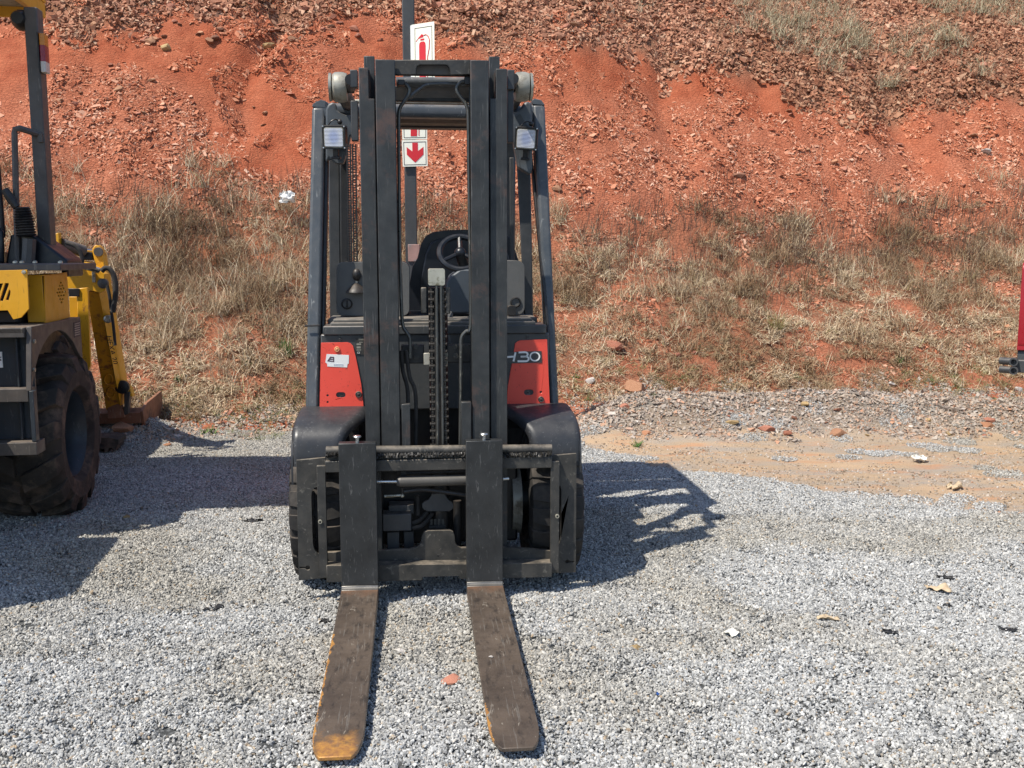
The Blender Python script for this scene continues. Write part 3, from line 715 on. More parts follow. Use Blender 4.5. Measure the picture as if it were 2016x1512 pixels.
bpy.data.objects['locking_pin'].rotation_euler = (0, 0, 0)

M['cyl'] = paint('greasy_cylinder_paint', (.085, .078, .068), .5, .1, .3, scr=(.2, .18, .15), scr_amt=.4)
# carriage ------------------------------------------------------------
car = empty('carriage', (0, 0, 0)); car.parent = lift
mb = MB(); fbox(mb, 640, 904, 1087, 926, .056, .10); mb.build('upper_bar', M['carriage'], car, .003)
mb = MB(); a_, b_ = F.P(642, 888, .085), F.P(1086, 884, .085)
mb.tube([a_, b_], .020, 12); mb.box(a_.x, b_.x, .08, .125, a_.z - .05, a_.z - .008); mb.build('top_rail', M['carriage'], car)
def grease(x0, x1):           # black caked grease lying on the rail
    n = 90; vs, fs = [], []; A, B = F.P(x0, 896, .06), F.P(x1, 893, .06); A.z -= .004; B.z -= .004
    for i in range(n + 1):
        p = A.lerp(B, i / n)
        for k in range(7):
            a = R(200 - 40 * k); r = .014 * (1 + random.uniform(-.5, .6))
            vs.append((p.x + random.uniform(-.002, .002), .066 + r * .9 * math.cos(a) , p.z + r * math.sin(a) * .8 - .002))
    for i in range(n):
        for k in range(6): a = i * 7 + k; fs.append((a, a + 1, a + 8, a + 7))
    return MB().add(vs, fs)
M['grease'] = paint('caked_black_grease', (.030, .028, .025), .5, 0, .4, bmp=.6, scr=(.2, .18, .15), scr_amt=.5, scr_stretch=(1, 1, 1), scr_scale=90)
for q in ((642, 668), (742, 917), (990, 1085)): grease(*q).build('caked_grease', M['grease'], car, smooth=0)
def side_plate(left):
    mb = MB()
    if left:
        o = [(583, 906), (640, 901), (640, 958)] + [(626, 958), (619, 961), (614, 968), (613, 980), (616, 1070), (619, 1082), (626, 1090), (640, 1092)] + [(642, 1138), (588, 1143)]
        hole = [(590, 1116), (600, 1116.3)] + ring(606, 1118, 4.5, 4.5, 10, -150, 150)[0:] + [(600, 1119), (590, 1119)]
    else:
        o = [(1085, 897), (1135, 893), (1134, 1127), (1086, 1129), (1086, 1078), (1098, 1075), (1103, 1066), (1105, 1055), (1105, 965), (1103, 958), (1097, 954), (1085, 953)]
        hole = [(1130, 1105)] + [(1123, 1105)] + ring(1117, 1106, 4, 4, 10, -40, -320) + [(1123, 1107.5), (1130, 1107.5)]
    fpoly(mb, o, .105, .122, [hole]); return mb.build('side_plate', M['carriage'], car, .0015, 1)
side_plate(1); side_plate(0)
for q in ((626, 917, 643, 1138, 630.5, 1027), (1084, 909, 1101, 1123, 1097, 1016)):
    mb = MB(); fbox(mb, *q[:4], .062, .08); o = mb.build('guide_bar', M['carriage'], car, .002)
    p = F.P(q[4], q[5], .062); mb = MB(); mb.lathe([(-.006, .0045), (-.006, .008), (0, .009)], p, 'y', 12); mb.build('bolt', M['dull_steel'], car)
mb = MB(); fpoly(mb, [(642, 1114), (1087, 1109), (1087, 1136), (904, 1140), (903, 1134), (832, 1136), (832, 1143), (643, 1147)], .052, .115); mb.build('lower_bar', M['carriage'], car, .003)
mb = MB(); fpoly(mb, [(642, 1114), (642, 1088), (745, 1084), (806, 1082)] + [(822, 1077), (829, 1068), (831, 1055), (835, 1048), (842, 1045), (886, 1044), (892, 1047), (895, 1055), (896, 1068), (900, 1075), (908, 1079)] + [(990, 1077), (1050, 1082), (1087, 1085), (1087, 1112)], .118, .14)
mb.build('lower_plate', M['carriage'], car, .003)
p = F.P(862.5, 1095, .1175); mb = MB(); mb.cyl(p, p + Vector((0, .002, 0)), .0035, 10); mb.build('bolt_hole', M['hole'], car)
a_, b_ = F.P(781, 948, .078), F.P(990, 943, .078)
mb = MB(); mb.tube([a_, a_.lerp(b_, .03), a_.lerp(b_, .04), b_], [.016, .0215, .022, .022], 20); mb.build('shift_cylinder', M['cyl'], car)
c_, d_ = F.P(735, 948.5, .078), F.P(1002, 942, .078)
mb = MB(); mb.tube([c_, a_], .0065, 12); mb.build('cylinder_rod', M['steel'], car); mb = MB(); mb.tube([b_, d_], .0065, 12); mb.build('cylinder_rod', M['steel'], car)
mb = MB(); mb.tube([F.P(800, 932, .12), F.P(920, 928, .12)], .006, 8); fbox(mb, 790, 928, 799, 940, .11, .13); mb.build('stay_rod', M['black'], car)
mb = MB(); mb.tube(smoothpath([F.P(795, 968, .12), F.P(830, 964, .12), F.P(870, 968, .12), F.P(917, 975, .12)]), .009, 10); mb.build('hose', M['black'], car)
mb = MB(); mb.tube([F.P(757, 977, .12), F.P(775, 976.5, .12)], .006, 8); mb.tube([F.P(775, 976, .12), F.P(790, 975, .12)], .005, 8); mb.sphere(F.P(792, 976, .115), .008, 10, 6); mb.build('hose_fitting', M['dull_steel'], car)
mb = MB(); mb.tube([F.P(792, 960, .12), F.P(792, 975, .12)], .006, 8); mb.build('fitting_stem', M['black'], car)
mb = MB(); fpoly(mb, [(831, 999), (831, 992), (835, 988), (843, 985), (848, 978), (850, 972), (876, 972), (880, 980), (885, 986), (890, 989), (893, 994), (893, 999), (889, 1005), (884, 1007), (842, 1007), (835, 1004)], .17, .185); mb.build('lug_plate', M['guard_dark'], car, .002)
mb = MB(); fbox(mb, 753, 1012, 810, 1046, .17, .25); mb.build('valve_block', M['guard_dark'], car, .004)
for q in ((765, 995, 815, 1012, .22, .3), (795, 1047, 815, 1085, .23, .3), (762, 1048, 786, 1085, .2, .28)):
    mb = MB(); fbox(mb, *q); mb.build('mounting_bracket', M['guard_dark'], car, .003)
for q in (((812, 1030), (826, 1024), (842, 1008)), ((812, 1040), (832, 1034), (852, 1010)), ((822, 975), (823, 995), (823, 1014)), ((745, 1020), (744, 1050), (748, 1085))):
    mb = MB(); mb.tube(smoothpath([F.P(x, y, .2) for x, y in q]), .009, 10); mb.build('hose', M['rubber'], car)
mb = MB()
for k in range(4): fbox(mb, 847 + k * 7.5, 1022, 852 + k * 7.5, 1034, .22, .25)
fbox(mb, 845, 1035, 877, 1040, .22, .25); mb.build('hose_manifold', M['pipe'], car)
mb = MB(); mb.cyl(F.P(900, 985, .24), F.P(900, 1075, .24), .018, 14); mb.build('tilt_rod', M['black'], car)

# mast ------------------------------------------------------------------
mast = empty('mast', (0, 0, 0)); mast.parent = lift
Zb = .12
def rail(name, top, bot, l0, l1, mat, notch=None, Zb=.12):
    """top: (x0, x1, y) at the top edge, bot: (x0, x1, y); an I-section of two flanges and a web"""
    zt = fz((top[0] + top[1]) / 2, top[2], l0); zb = Zb
    x0 = (fx(top[0], top[2], l0) + fx(bot[0], bot[2], l0)) / 2; x1 = (fx(top[1], top[2], l0) + fx(bot[1], bot[2], l0)) / 2
    mb = MB()
    if notch:
        nx, ny = notch; X = fx(nx, ny, l0); Zn = fz(nx, ny, l0)
        q = [(x0, zb), (x1, zb), (x1, Zn), (X, Zn), (X, zt), (x0, zt)] if X > x0 + .02 and top[1] < 860 else [(x0, zb), (x1, zb), (x1, zt), (X, zt), (X, Zn), (x0, Zn)]
        mb.loops([(a, l0, b) for a, b in q], [], (0, .022, 0))
    else: mb.box(x0, x1, l0, l0 + .022, zb, zt)
    w = (x0 + x1) / 2; t = .011
    mb.box(w - t, w + t, l0 + .0215, l1 - .0195, zb, zt - .002); mb.box(x0, x1, l1 - .02, l1, zb, zt - .004)
    return mb.build(name, mat, mast, .003)
ZI = fz(860, 915, .135)
rail('inner_rail', (740, 777, 117), (750, 789, 880), .135, .25, M['mast'], Zb=ZI)
rail('inner_rail', (925, 963, 118), (931, 963.5, 880), .135, .25, M['mast'], Zb=ZI)
rail('outer_rail', (705, 738, 133), (721, 748, 880), .155, .31, M['mast'], (726, 194))
rail('outer_rail', (964, 997, 135), (966, 1000, 880), .155, .31, M['mast'], (976, 194))
mb = MB(); fbox(mb, 717, 110, 738, 215, .262, .30); mb.build('middle_rail', M['mast'], mast, .003)
mb = MB(); fbox(mb, 963, 111, 984, 215, .262, .30); mb.build('middle_rail', M['mast'], mast, .003)
for q in ((689, 137, 704, 172, .30, .36), (691, 198, 705, 277, .32, .36), (999, 137, 1013, 176, .30, .36), (999, 176, 1011, 280, .32, .37)):
    mb = MB(); fbox(mb, *q); mb.build('mast_lug', M['guard_dark'], mast, .003)
mb = MB(); fpoly(mb, [(775, 117.5), (927, 117.5), (927, 146), (886, 147), (885, 134), (880, 128), (874, 127), (828, 127), (822, 130), (820, 136), (820, 147), (775, 147)], .165, .19); mb.build('top_crossmember', M['carriage'], mast, .003)
mb = MB(); fbox(mb, 778, 122, 926, 148, .21, .24); mb.build('crossmember_back', M['black'], mast, .003)
a_, b_ = F.P(780, 162, .33), F.P(926, 162, .33); mb = MB(); mb.tube([a_, b_], .021, 16); mb.build('rear_crossbar', M['guard'], mast)
mb = MB(); fbox(mb, 778, 170, 926, 200, .37, .40); mb.build('rear_crossplate', M['black'], mast, .003)
for q in ((791, 796, 808, 885), (908.5, 792, 928, 885)):
    mb = MB(); fbox(mb, *q, .125, .165); mb.build('roller_guide', M['mast'], mast, .003)
def pipe(pts, r, mat, name='hydraulic_pipe', l=.2):
    mb = MB(); mb.tube(smoothpath([F.P(x, y, l) for x, y in pts], 5), r, 10); return mb.build(name, mat, mast)
pipe([(787, 162), (799, 166), (806, 176), (804, 187), (795, 201), (787, 214), (785, 240), (785.5, 340), (787, 480), (790, 600), (793, 640), (799, 652), (806, 664), (807.5, 680), (807.5, 705)], .0078, M['pipe'])
pipe([(806, 192), (826, 176), (842, 167), (880, 165), (926, 168)], .0078, M['pipe'], l=.21)
pipe([(921, 160), (907, 162), (899, 172), (901, 183), (911, 197), (919, 210), (922, 235), (923, 340), (926, 520), (926.5, 640), (918, 652), (909, 664), (907.5, 690), (907, 790), (906, 880)], .0078, M['pipe'])
pipe([(790, 690), (793, 730), (803, 775), (802, 880)], .0085, M['rubber'], 'hose'); pipe([(800, 690), (806, 740), (816, 765), (819, 800), (818, 880)], .0085, M['rubber'], 'hose')
mb = MB(); mb.box(fx(783, 165, .2), fx(797, 165, .2), .18, .23, fz(790, 169, .2), fz(790, 158, .2)); mb.build('pipe_clamp', M['black'], mast, .003)
mb = MB(); mb.box(fx(914, 162, .2), fx(926, 165, .2), .18, .23, fz(920, 168, .2), fz(920, 152, .2)); mb.build('pipe_clamp', M['black'], mast, .003)
# centre lift cylinder with its two chains
cyl_ = empty('lift_cylinder', (0, 0, 0)); cyl_.parent = mast
p0, p1 = F.P(862, 566, .26), F.P(862, 885, .26); mb = MB(); mb.cyl(Vector((p0.x, .26, p0.z)), Vector((p0.x, .26, .2)), .040, 24); mb.build('barrel', M['black'], cyl_)
mb = MB(); q = (843, 529, 876, 562); ym = 545
mb.rbox(fx(843, ym, .165), fx(876, ym, .165), .165, .24, fz(860, 562, .165), fz(860, 529, .165), .008); mb.build('head_block', M['dull_steel'], cyl_, .004)
for q in ((829, 566, 840, 617), (877, 566, 886.5, 618)):
    mb = MB(); fbox(mb, *q, .175, .22); mb.build('chain_guard', M['carriage'], cyl_, .004)
for px in (859.5, 868.5):
    a_, b_ = F.P(px, 560, .172), F.P(px + (2.5 if px < 862 else 4), 884, .172); mb = MB(); mb.cyl(a_, b_, .0063, 12); mb.build('guide_rod', M['pipe'], cyl_)
link_me = None
def chain(pxt, pxb, yt, yb, ly, pitch, w):
    global link_me
    ch = MB(); a_, b_ = F.P(pxt, yt, ly), F.P(pxb, yb, ly); n = int((a_ - b_).length / pitch)
    ch.hexa([a_ + Vector((-w * .5, .004, 0)), a_ + Vector((w * .5, .004, 0)), b_ + Vector((w * .5, .004, 0)), b_ + Vector((-w * .5, .004, 0))],
            [a_ + Vector((-w * .5, .010, 0)), a_ + Vector((w * .5, .010, 0)), b_ + Vector((w * .5, .010, 0)), b_ + Vector((-w * .5, .010, 0))])
    c = ch.build('lift_chain', M['black'], cyl_)
    for i in range(n):
        p = a_.lerp(b_, (i + .5) / n)
        if link_me is None:
            mb = MB(); mb.lathe([(-w, .0005), (-w, .0072), (-w * .55, .0078), (-w * .5, .0052), (w * .5, .0052), (w * .55, .0078), (w, .0072), (w, .0005)], (0, 0, 0), 'x', 8)
            mb.box(-w * .35, w * .35, -.0035, .0035, -pitch * .45, pitch * .45)
            o = mb.build('chain_link', M['dull_steel'], c); link_me = o.data
        else:
            o = bpy.data.objects.new('chain_link', link_me); col.objects.link(o); o.parent = c
        o.location = p
M['chain'] = paint('greasy_chain_steel', (.055, .047, .038), .45, .4, .4)
chain(848.5, 852.5, 568, 884, .178, .0295, .011); chain(872.5, 879, 568, 884, .178, .0295, .0075)
for o in col.objects:
    if o.name.startswith('chain_link'): o.data.materials[0] = M['chain']; break
br = empty('cylinder_clamp', (0, 0, 0)); br.parent = mast
for q in ((790, 680, 835, 716), (880, 679, 928, 714)): mb = MB(); fbox(mb, *q, .24, .30); mb.build('bracket', M['black'], br, .004)
for q in ((834, 695, 847, 719), (874, 694, 882, 718)): mb = MB(); fbox(mb, *q, .195, .22); mb.build('clamp_band', M['cap_steel'], br, .003)
for x, y in ((820, 703), (818, 682), (897, 701), (897, 682)):
    p = F.P(x, y, .238); mb = MB(); mb.lathe([(-.008, .0005), (-.008, .008), (-.004, .008), (-.004, .013), (0, .013)], p, 'y', 6); mb.build('bolt', M['carriage'], br)
# side chains behind the rails: links too small to pick apart
mb = MB()
for px, l in ((686, .42), (697, .42)):
    a_, b_ = F.P(px, 283, l), F.P(px + 3, 515, l); n = 46
    for i in range(n):
        p = a_.lerp(b_, (i + .5) / n); h = abs(a_.z - b_.z) / n
        mb.box(p.x - .010, p.x - .004, l, l + .012, p.z - h * .45, p.z + h * .45); mb.box(p.x + .004, p.x + .010, l, l + .012, p.z - h * .45, p.z + h * .45); mb.box(p.x - .01, p.x + .01, l + .003, l + .009, p.z - h * .62, p.z - h * .25)
o = mb.build('side_chain', M['black'], mast, smooth=0); tag(o, kind='stuff')

# wheels -----------------------------------------------------------------
def lugged_tyre(r, w, n, depth, rim, shoulder=.8, offset=True, fill=.62, chev=False):
    """a tyre with real blocks round its tread, axis along x, centred"""
    mb = MB(); hw = w / 2
    prof = [(-hw * .72, rim), (-hw * .97, rim + (r - rim) * .18), (-hw, rim + (r - rim) * .55), (-hw * .9, r - depth * 1.5), (-hw * .7, r - depth), (hw * .7, r - depth), (hw * .9, r - depth * 1.5), (hw, rim + (r - rim) * .55), (hw * .97, rim + (r - rim) * .18), (hw * .72, rim)]
    mb.lathe(prof, (0, 0, 0), 'x', 56)
    for side in (-1, 1):
        for k in range(n):
            a0 = 2 * math.pi * (k + (.5 if side > 0 and offset else 0)) / n; da = 2 * math.pi / n * fill
            vs = []
            for (t, rr) in ((.06, 1), (.55, 1), (.93, .955), (1.02, .86)):
                sk = (.55 if chev else .12) * (1 - t) * 2 * math.pi / n
                for e in (-.5, .5):
                    tap = 1 - .25 * t if not chev else 1 - .15 * abs(t - .5)
                    a = a0 + e * da * tap + sk
                    R1 = r * rr if t < .9 else (r * rr if t < 1 else rim + (r - rim) * .55)
                    R0 = min(R1 - .002, r - depth * 1.3) if t < .9 else R1 - depth * 1.2
                    vs += [(side * hw * t, R1 * math.cos(a), R1 * math.sin(a)), (side * hw * (t if t < .9 else t * .9), R0 * math.cos(a), R0 * math.sin(a))]
            fs = []
            for i in range(3):
                b = i * 4
                fs += [(b, b + 2, b + 6, b + 4), (b, b + 4, b + 5, b + 1), (b + 2, b + 3, b + 7, b + 6)]
            fs += [(0, 1, 3, 2), (12, 14, 15, 13)]
            mb.add(vs, fs)
    return mb
def wheel(parent, c, r, w, n, depth, rim, side, mat, rimmat, chev=False, name='wheel', fill=.62):
    e = empty(name, c); e.parent = parent
    lugged_tyre(r, w, n, depth, rim, chev=chev, fill=fill).build('tyre', mat, e, .004 if chev else .002, 2 if chev else 1, 30)
    mb = MB(); s = side; hw = w / 2
    mb.lathe([(-hw * .75 * s, rim), (-hw * .6 * s, rim * .93), (hw * .1 * s, rim * .90), (hw * .55 * s, rim * .9), (hw * .72 * s, rim * 1.0), (hw * .80 * s, rim * 1.03)], (0, 0, 0), 'x', 40)
    mb.lathe([(hw * .1 * s, rim * .9), (hw * .05 * s, rim * .55), (hw * .25 * s, rim * .45), (hw * .3 * s, .001)], (0, 0, 0), 'x', 32)
    mb.build('rim', rimmat, e)
    for k in range(6):
        a = 2 * math.pi * k / 6; mb = MB(); mb.lathe([(0, .012), (hw * .12 * s, .012), (hw * .14 * s, .001)], (hw * .12 * s, rim * .68 * math.cos(a), rim * .68 * math.sin(a)), 'x', 6); mb.build('wheel_nut', M['dull_steel'], e)
    return e
FW_Y, FW_R = .455, .325
xl, xr = fx(570, 1040, .20) , fx(1149.5, 1030, .20)
tw = .235
wheel(lift, (xl + tw / 2, FW_Y, FW_R), FW_R, tw, 20, .016, .17, -1, M['rubber'], M['guard_dark'], fill=.8)
wheel(lift, (xr - tw / 2, FW_Y, FW_R), FW_R, tw, 20, .016, .17, 1, M['rubber'], M['guard_dark'], fill=.8)
wheel(lift, (xl + .2, 1.95, .27), .27, .2, 20, .014, .15, -1, M['rubber'], M['guard_dark'], fill=.8)
wheel(lift, (xr - .2, 1.95, .27), .27, .2, 20, .014, .15, 1, M['rubber'], M['guard_dark'], fill=.8)
mb = MB(); mb.cyl((xl + .1, FW_Y, FW_R), (xr - .1, FW_Y, FW_R), .075, 20); mb.box(-.36, .36, FW_Y - .11, FW_Y + .16, .16, .50); mb.build('front_axle', M['black'], lift, .01)
mb = MB(); mb.lathe([(-.02, .05), (-.02, .145), (.02, .15), (.02, .05)], (fx(1018, 1020, .33), FW_Y - .02, FW_R), 'x', 32); mb.build('brake_drum', M['cap_steel'], lift)

# fenders ---------------------------------------------------------------
def fender(xo, xi_top, xi_low, s):
    """moulded hood: sloping front, flat top, a turned-down outer lip"""
    prof = [(.150, .555), (.156, .615), (.172, .672), (.212, .710), (.270, .730), (.340, .741), (.470, .748), (.560, .742), (.650, .716), (.730, .665), (.790, .595)]
    P2 = smoothpath([(0, y, z) for y, z in prof], 3); n, m = len(P2) - 1, 14; vs, fs = [], []
    for sh in (0, .012):
        for i, p in enumerate(P2):
            t0 = (P2[min(i + 1, n)] - P2[max(i - 1, 0)]).normalized(); nn = Vector((0, -t0.z, t0.y))
            f = max(0, min(1, (.40 - p.y) / .25)); xi = xi_top + (xi_low - xi_top) * f ** 1.5
            for j in range(m + 1):
                t = j / m; t = t * t * .5 + t * .5 if t < .5 else t; x = xo + (xi - xo) * t
                d = abs(x - xo); e = abs(x - xi)
                drop = .024 * max(0, 1 - d / .018) ** 2.2 + .022 * max(0, 1 - e / .022) ** 2
                q = p - nn * (sh + drop); vs.append((x + (-s) * 0, q.y, q.z))
    B = (n + 1) * (m + 1)
    for i in range(n):
        for j in range(m):
            a = i * (m + 1) + j; q = (a, a + 1, a + m + 2, a + m + 1); fs.append(q); fs.append(tuple(B + v for v in reversed(q)))
    for i in range(n):
        for j in (0, m): a = i * (m + 1) + j; fs.append((a, a + m + 1, a + m + 1 + B, a + B))
    for j in range(m):
        for i in (0, n): a = i * (m + 1) + j; fs.append((a, a + 1, a + 1 + B, a + B))
    mb = MB().add(vs, fs)
    # side skirt hanging from the outer edge
    o = [(xo, y, z - .028) for y, z in prof] + [(xo, y, z - .075) for y, z in prof[::-1]]
    mb.loops(o, [], (-s * .008, 0, 0))
    return mb.build('fender', M['fender'], lift, .0, 1, 50)
fender(fx(573, 860, .18), fx(722, 820, .3), fx(672, 890, .1), -1)
fender(fx(1142, 850, .20), fx(998, 820, .3), fx(1050, 890, .1), 1)

# chassis, front panel, red panels ------------------------------------------
PL = .52
xa, xb = fx(632, 700, PL), fx(1081, 700, PL); zt, zl = fz(850, 657, PL), fz(850, 806, PL)
mb = MB(); mb.box(xa, xb, PL, PL + .05, zl, zt); mb.box(xa + .01, xb - .01, PL + .05, 1.15, zl, zt - .02); mb.build('front_panel', M['body'], lift, .006)
mb = MB(); mb.box(-.34, .34, .60, 2.15, .16, zl + .01); mb.box(xa + .02, xb - .02, .95, 1.6, .22, zl); mb.build('chassis', M['black'], lift, .01)
mb = MB(); fbox(mb, 636, 641, 1076, 658, PL - .012, PL + .2); mb.build('panel_lip', M['body'], lift, .004)
mb = MB(); za = fz(850, 640, PL - .01); mb.box(fx(650, 640, PL), fx(1055, 640, PL), PL + .01, 1.1, za - .03, za + .012)
for k in range(3): mb.box(fx(655, 640, PL), fx(1050, 640, PL), PL + .04 + k * .06, PL + .075 + k * .06, za + .01, za + .024)
mb.build('floor_plate', M['mat'], lift, .004)
mb = MB(); fbox(mb, 645, 626, 1058, 640, PL + .15, PL + .4); mb.build('toe_board', M['mat'], lift, .008)
redl = empty('side_panel', (0, 0, 0)); redl.parent = lift
slot = lambda cx, cy, w, h: ring(cx - w, cy, h, h, 6, 90, 270) + ring(cx + w, cy, h, h, 6, -90, 90)
mb = MB(); fpoly(mb, [(632, 675), (684, 674), (690, 676), (695, 681), (701, 705), (711, 755), (716, 802), (629, 805)], PL - .006, PL + .003, [slot(671, 777.5, 4, 5.5), ring(645, 778.5, 2.4), ring(645, 791.5, 2.2)]); mb.build('red_plate', M['red'], redl, .0015, 1)
mb = MB(); fpoly(mb, slot(671, 777.5, 4.4, 6), PL + .002, PL + .004); mb.build('slot_back', M['hole'], redl)
mb = MB(); p = F.P(673, 778, PL); mb.box(p.x - .006, p.x + .006, PL - .002, PL + .002, p.z - .004, p.z + .004); mb.build('slot_latch', M['carriage'], redl)
def button(px, py, r, mat, par, name, l=PL - .006):
    p = F.P(px, py, l); mb = MB(); mb.lathe([(0, r), (-.004, r), (-.006, r * .85), (-.005, r * .6), (-.007, r * .3), (-.0075, .0004)], p, 'y', 18); return mb.build(name, mat, par)
M['orange_plug'] = paint('orange_plug', (.75, .35, .16), .4, 0, .1, bmp=0)
button(663.5, 687.5, .012, M['orange_plug'], redl, 'orange_bolt'); button(706, 776.5, .0145, M['carriage'], redl, 'round_plug'); button(669, 667, .0075, M['body'], redl, 'panel_bolt', PL)
stk_ = empty('sticker', (0, 0, 0)); stk_.parent = redl
mb = MB(); fpoly(mb, [(643, 697), (687, 699), (686.5, 716), (684, 717), (683.5, 723.5), (644.5, 721.5), (644, 716), (640.5, 713.5)], PL - .0072, PL - .0062); mb.build('label_paper', M['white'], stk_)
mb = MB(); fpoly(mb, [(644, 711), (650, 702), (657.5, 702.5), (657.5, 712.5)], PL - .0082, PL - .0073, [[(648, 710), (651.3, 704.3), (655.8, 704.5), (655.8, 710.6)]])
fpoly(mb, [(650.2, 706.2), (655.8, 706.4), (655.8, 708.2), (649.3, 708)], PL - .0082, PL - .0073)
mb.build('logo', M['purple_ink'], stk_); 
mb = MB()
for y in (716.6, 719): fpoly(mb, [(657, y), (676, y + .6), (676, y + 1.2), (657, y + .6)], PL - .0082, PL - .0073)
mb.build('small_print', M['blue_ink'], stk_)
redr = empty('side_panel', (0, 0, 0)); redr.parent = lift
mb = MB(); fpoly(mb, [(1019, 672), (1024, 670), (1077, 668), (1083, 799), (996, 801), (1000, 760), (1012, 690), (1014, 676)], PL - .006, PL + .003, [slot(1041, 772.5, 4, 5.5), ring(1065, 772, 2.3)]); mb.build('red_plate', M['red'], redr, .0015, 1)
mb = MB(); fpoly(mb, slot(1041, 772.5, 4.4, 6), PL + .002, PL + .004); mb.build('slot_back', M['hole'], redr)
mb = MB(); p = F.P(1039, 773, PL); mb.box(p.x - .005, p.x + .005, PL - .002, PL + .002, p.z - .004, p.z + .004); mb.build('slot_latch', M['carriage'], redr)
button(1065, 786, .0135, M['carriage'], redr, 'round_plug'); button(1038, 664, .0075, M['body'], redr, 'panel_bolt', PL)
mb = MB(); fpoly(mb, [(985, 694), (1066, 691), (1067, 714), (985, 716)], PL - .0085, PL - .006); o = mb.build('number_strip', M['body'], redr)
def strokes(mb, lines, w, l0, l1):
    for ln in lines:
        P = [F.P(x, y, l0) for x, y in ln]; n = len(P)
        L_, R_ = [], []
        for i, p in enumerate(P):
            t = (P[min(i + 1, n - 1)] - P[max(i - 1, 0)]).normalized(); nn = Vector((-t.z, 0, t.x)) * w / 2
            L_.append(p + nn); R_.append(p - nn)
        mb.loops(L_ + R_[::-1], [], (0, l1 - l0, 0))
mb = MB(); w_ = .0082
strokes(mb, [[(991, 695.5), (987, 713)], [(1015, 693.5), (1011, 711.5)], [(989.5, 703.5), (1012.5, 702)]], w_, PL - .0105, PL - .0086)
strokes(mb, [[(1021, 694)] + [(1033, 693.3)] + ring(1034, 697.7, 5, 4.3, 6, -75, 85) + [(1025, 702.2)], [(1025.3, 702.2), (1034, 702)] + ring(1035, 706.6, 6, 4.6, 6, -75, 95) + [(1019, 711.3)]], w_, PL - .0105, PL - .0086)
mb.build('lettering', M['white'], redr)
mb = MB(); g = ring(1053, 702, 10.6, 9.6, 22); gi = ring(1053, 702, 7.8, 6.9, 22); fpoly(mb, g, PL - .0105, PL - .0086, [gi]); mb.build('lettering', M['white'], redr)
dp = empty('data_plate', (0, 0, 0)); dp.parent = lift
mb = MB(); fpoly(mb, [(700, 665), (728, 665), (728, 698), (700, 698)], PL - .003, PL - .0005); mb.build('plate', M['carriage'], dp)
mb = MB()
for (x0, y0, x1, y1) in ((706, 666, 716, 670), (707, 673, 714, 675), (702, 676, 711, 679.5), (702, 682, 710, 686), (702, 688, 711, 690)): fbox(mb, x0, y0, x1, y1, PL - .0042, PL - .0032)
mb.build('print_lines', M['cap_steel'], dp)
text_mesh('CE', .011, 'print', M['white'], dp, facing(F.P(706, 694.5, PL - .0042)))
# overhead guard -------------------------------------------------------------
og = empty('overhead_guard', (0, 0, 0)); og.parent = lift
LB, LT = .54, .80
def pillar(pts_b, pts_t, lb, lt, dep, name, mat, bev=.012):
    """pts: (outer px, inner px, py) at bottom and top"""
    a, b = F.P(pts_b[0], pts_b[2], lb), F.P(pts_b[1], pts_b[2], lb); c, d = F.P(pts_t[0], pts_t[2], lt), F.P(pts_t[1], pts_t[2], lt)
    k = Vector((0, dep, 0)); mb = MB(); mb.hexa([a, b, d, c], [a + k, b + k, d + k, c + k]); return mb.build(name, mat, og, bev, 3, 60)
pillar((601, 628, 806), (614, 640, 210), LB, LT, .10, 'front_pillar', M['guard'], .014)
pillar((1101, 1084, 806), (1073, 1048, 205), LB, LT, .10, 'front_pillar', M['guard'], .014)
pillar((630, 636, 806), (641, 648, 215), LB + .03, LT + .03, .06, 'pillar_channel', M['black'], .003)
pillar((1078, 1083, 660), (1044, 1048, 300), LB + .03, LT + .03, .05, 'pillar_channel', M['black'], .003)
mb = MB(); mb.tube([F.P(600, 641.5, LB + .05), F.P(629, 640.5, LB + .05)], .004, 8); mb.build('cable_tie', M['black'], og)
for a in ((((614, 210), (616, 204), (632, 196), (642, 199), (640, 212))), ((1048, 205), (1047, 197), (1053, 194), (1066, 197), (1073, 207))):
    mb = MB(); fpoly(mb, a, LT - .001, LT + .10); mb.build('pillar_cap', M['guard'], og, .002)
RZ0, RZ1 = fz(850, 232, .86), fz(850, 206, .86)
xL, xR = F.P(618, 205, LT).x, F.P(1070, 205, LT).x
RB = 1.95
mb = MB()
mb.rbox(xL + .06, xR - .06, .84, .93, RZ0, RZ1, .02, 'x'); mb.build('roof_front_beam', M['guard'], og, .004)
mb = MB(); zc = fz(850, 203, .88); mb.box(xL + .10, xR - .10, .88, 1.02, zc - .002, zc + .012); mb.build('roof_front_edge', M['cap_steel'], og, .004)
for x in (xL, xR - .065):
    mb = MB(); mb.hexa([(x, LT, RZ0 - .02), (x + .065, LT, RZ0 - .02), (x + .065, LT, RZ1), (x, LT, RZ1)], [(x, RB, RZ0 + .03), (x + .065, RB, RZ0 + .03), (x + .065, RB, RZ1 + .02), (x, RB, RZ1 + .02)]); mb.build('roof_side_beam', M['guard'], og, .014, 3)
mb = MB(); mb.box(xL + .06, xR - .06, RB - .10, RB, RZ0 + .075, RZ1 + .04); mb.build('roof_rear_beam', M['black'], og, .01)  # black colour puts the roof's underside shade into the beam
mb = MB(); mb.box(xL + .06, xR - .06, 1.16, 1.42, RZ0 + .045, RZ1 + .02); mb.build('roof_middle_beam', M['hole'], og, .01)  # near-black paints underside shade; depth shaped for the roof's cast shadow
mb = MB(); mb.box(xL + .065, xR - .065, 1.42, RB - .1, RZ0 + .085, RZ0 + .10); mb.build('roof_panel', M['black'], og)
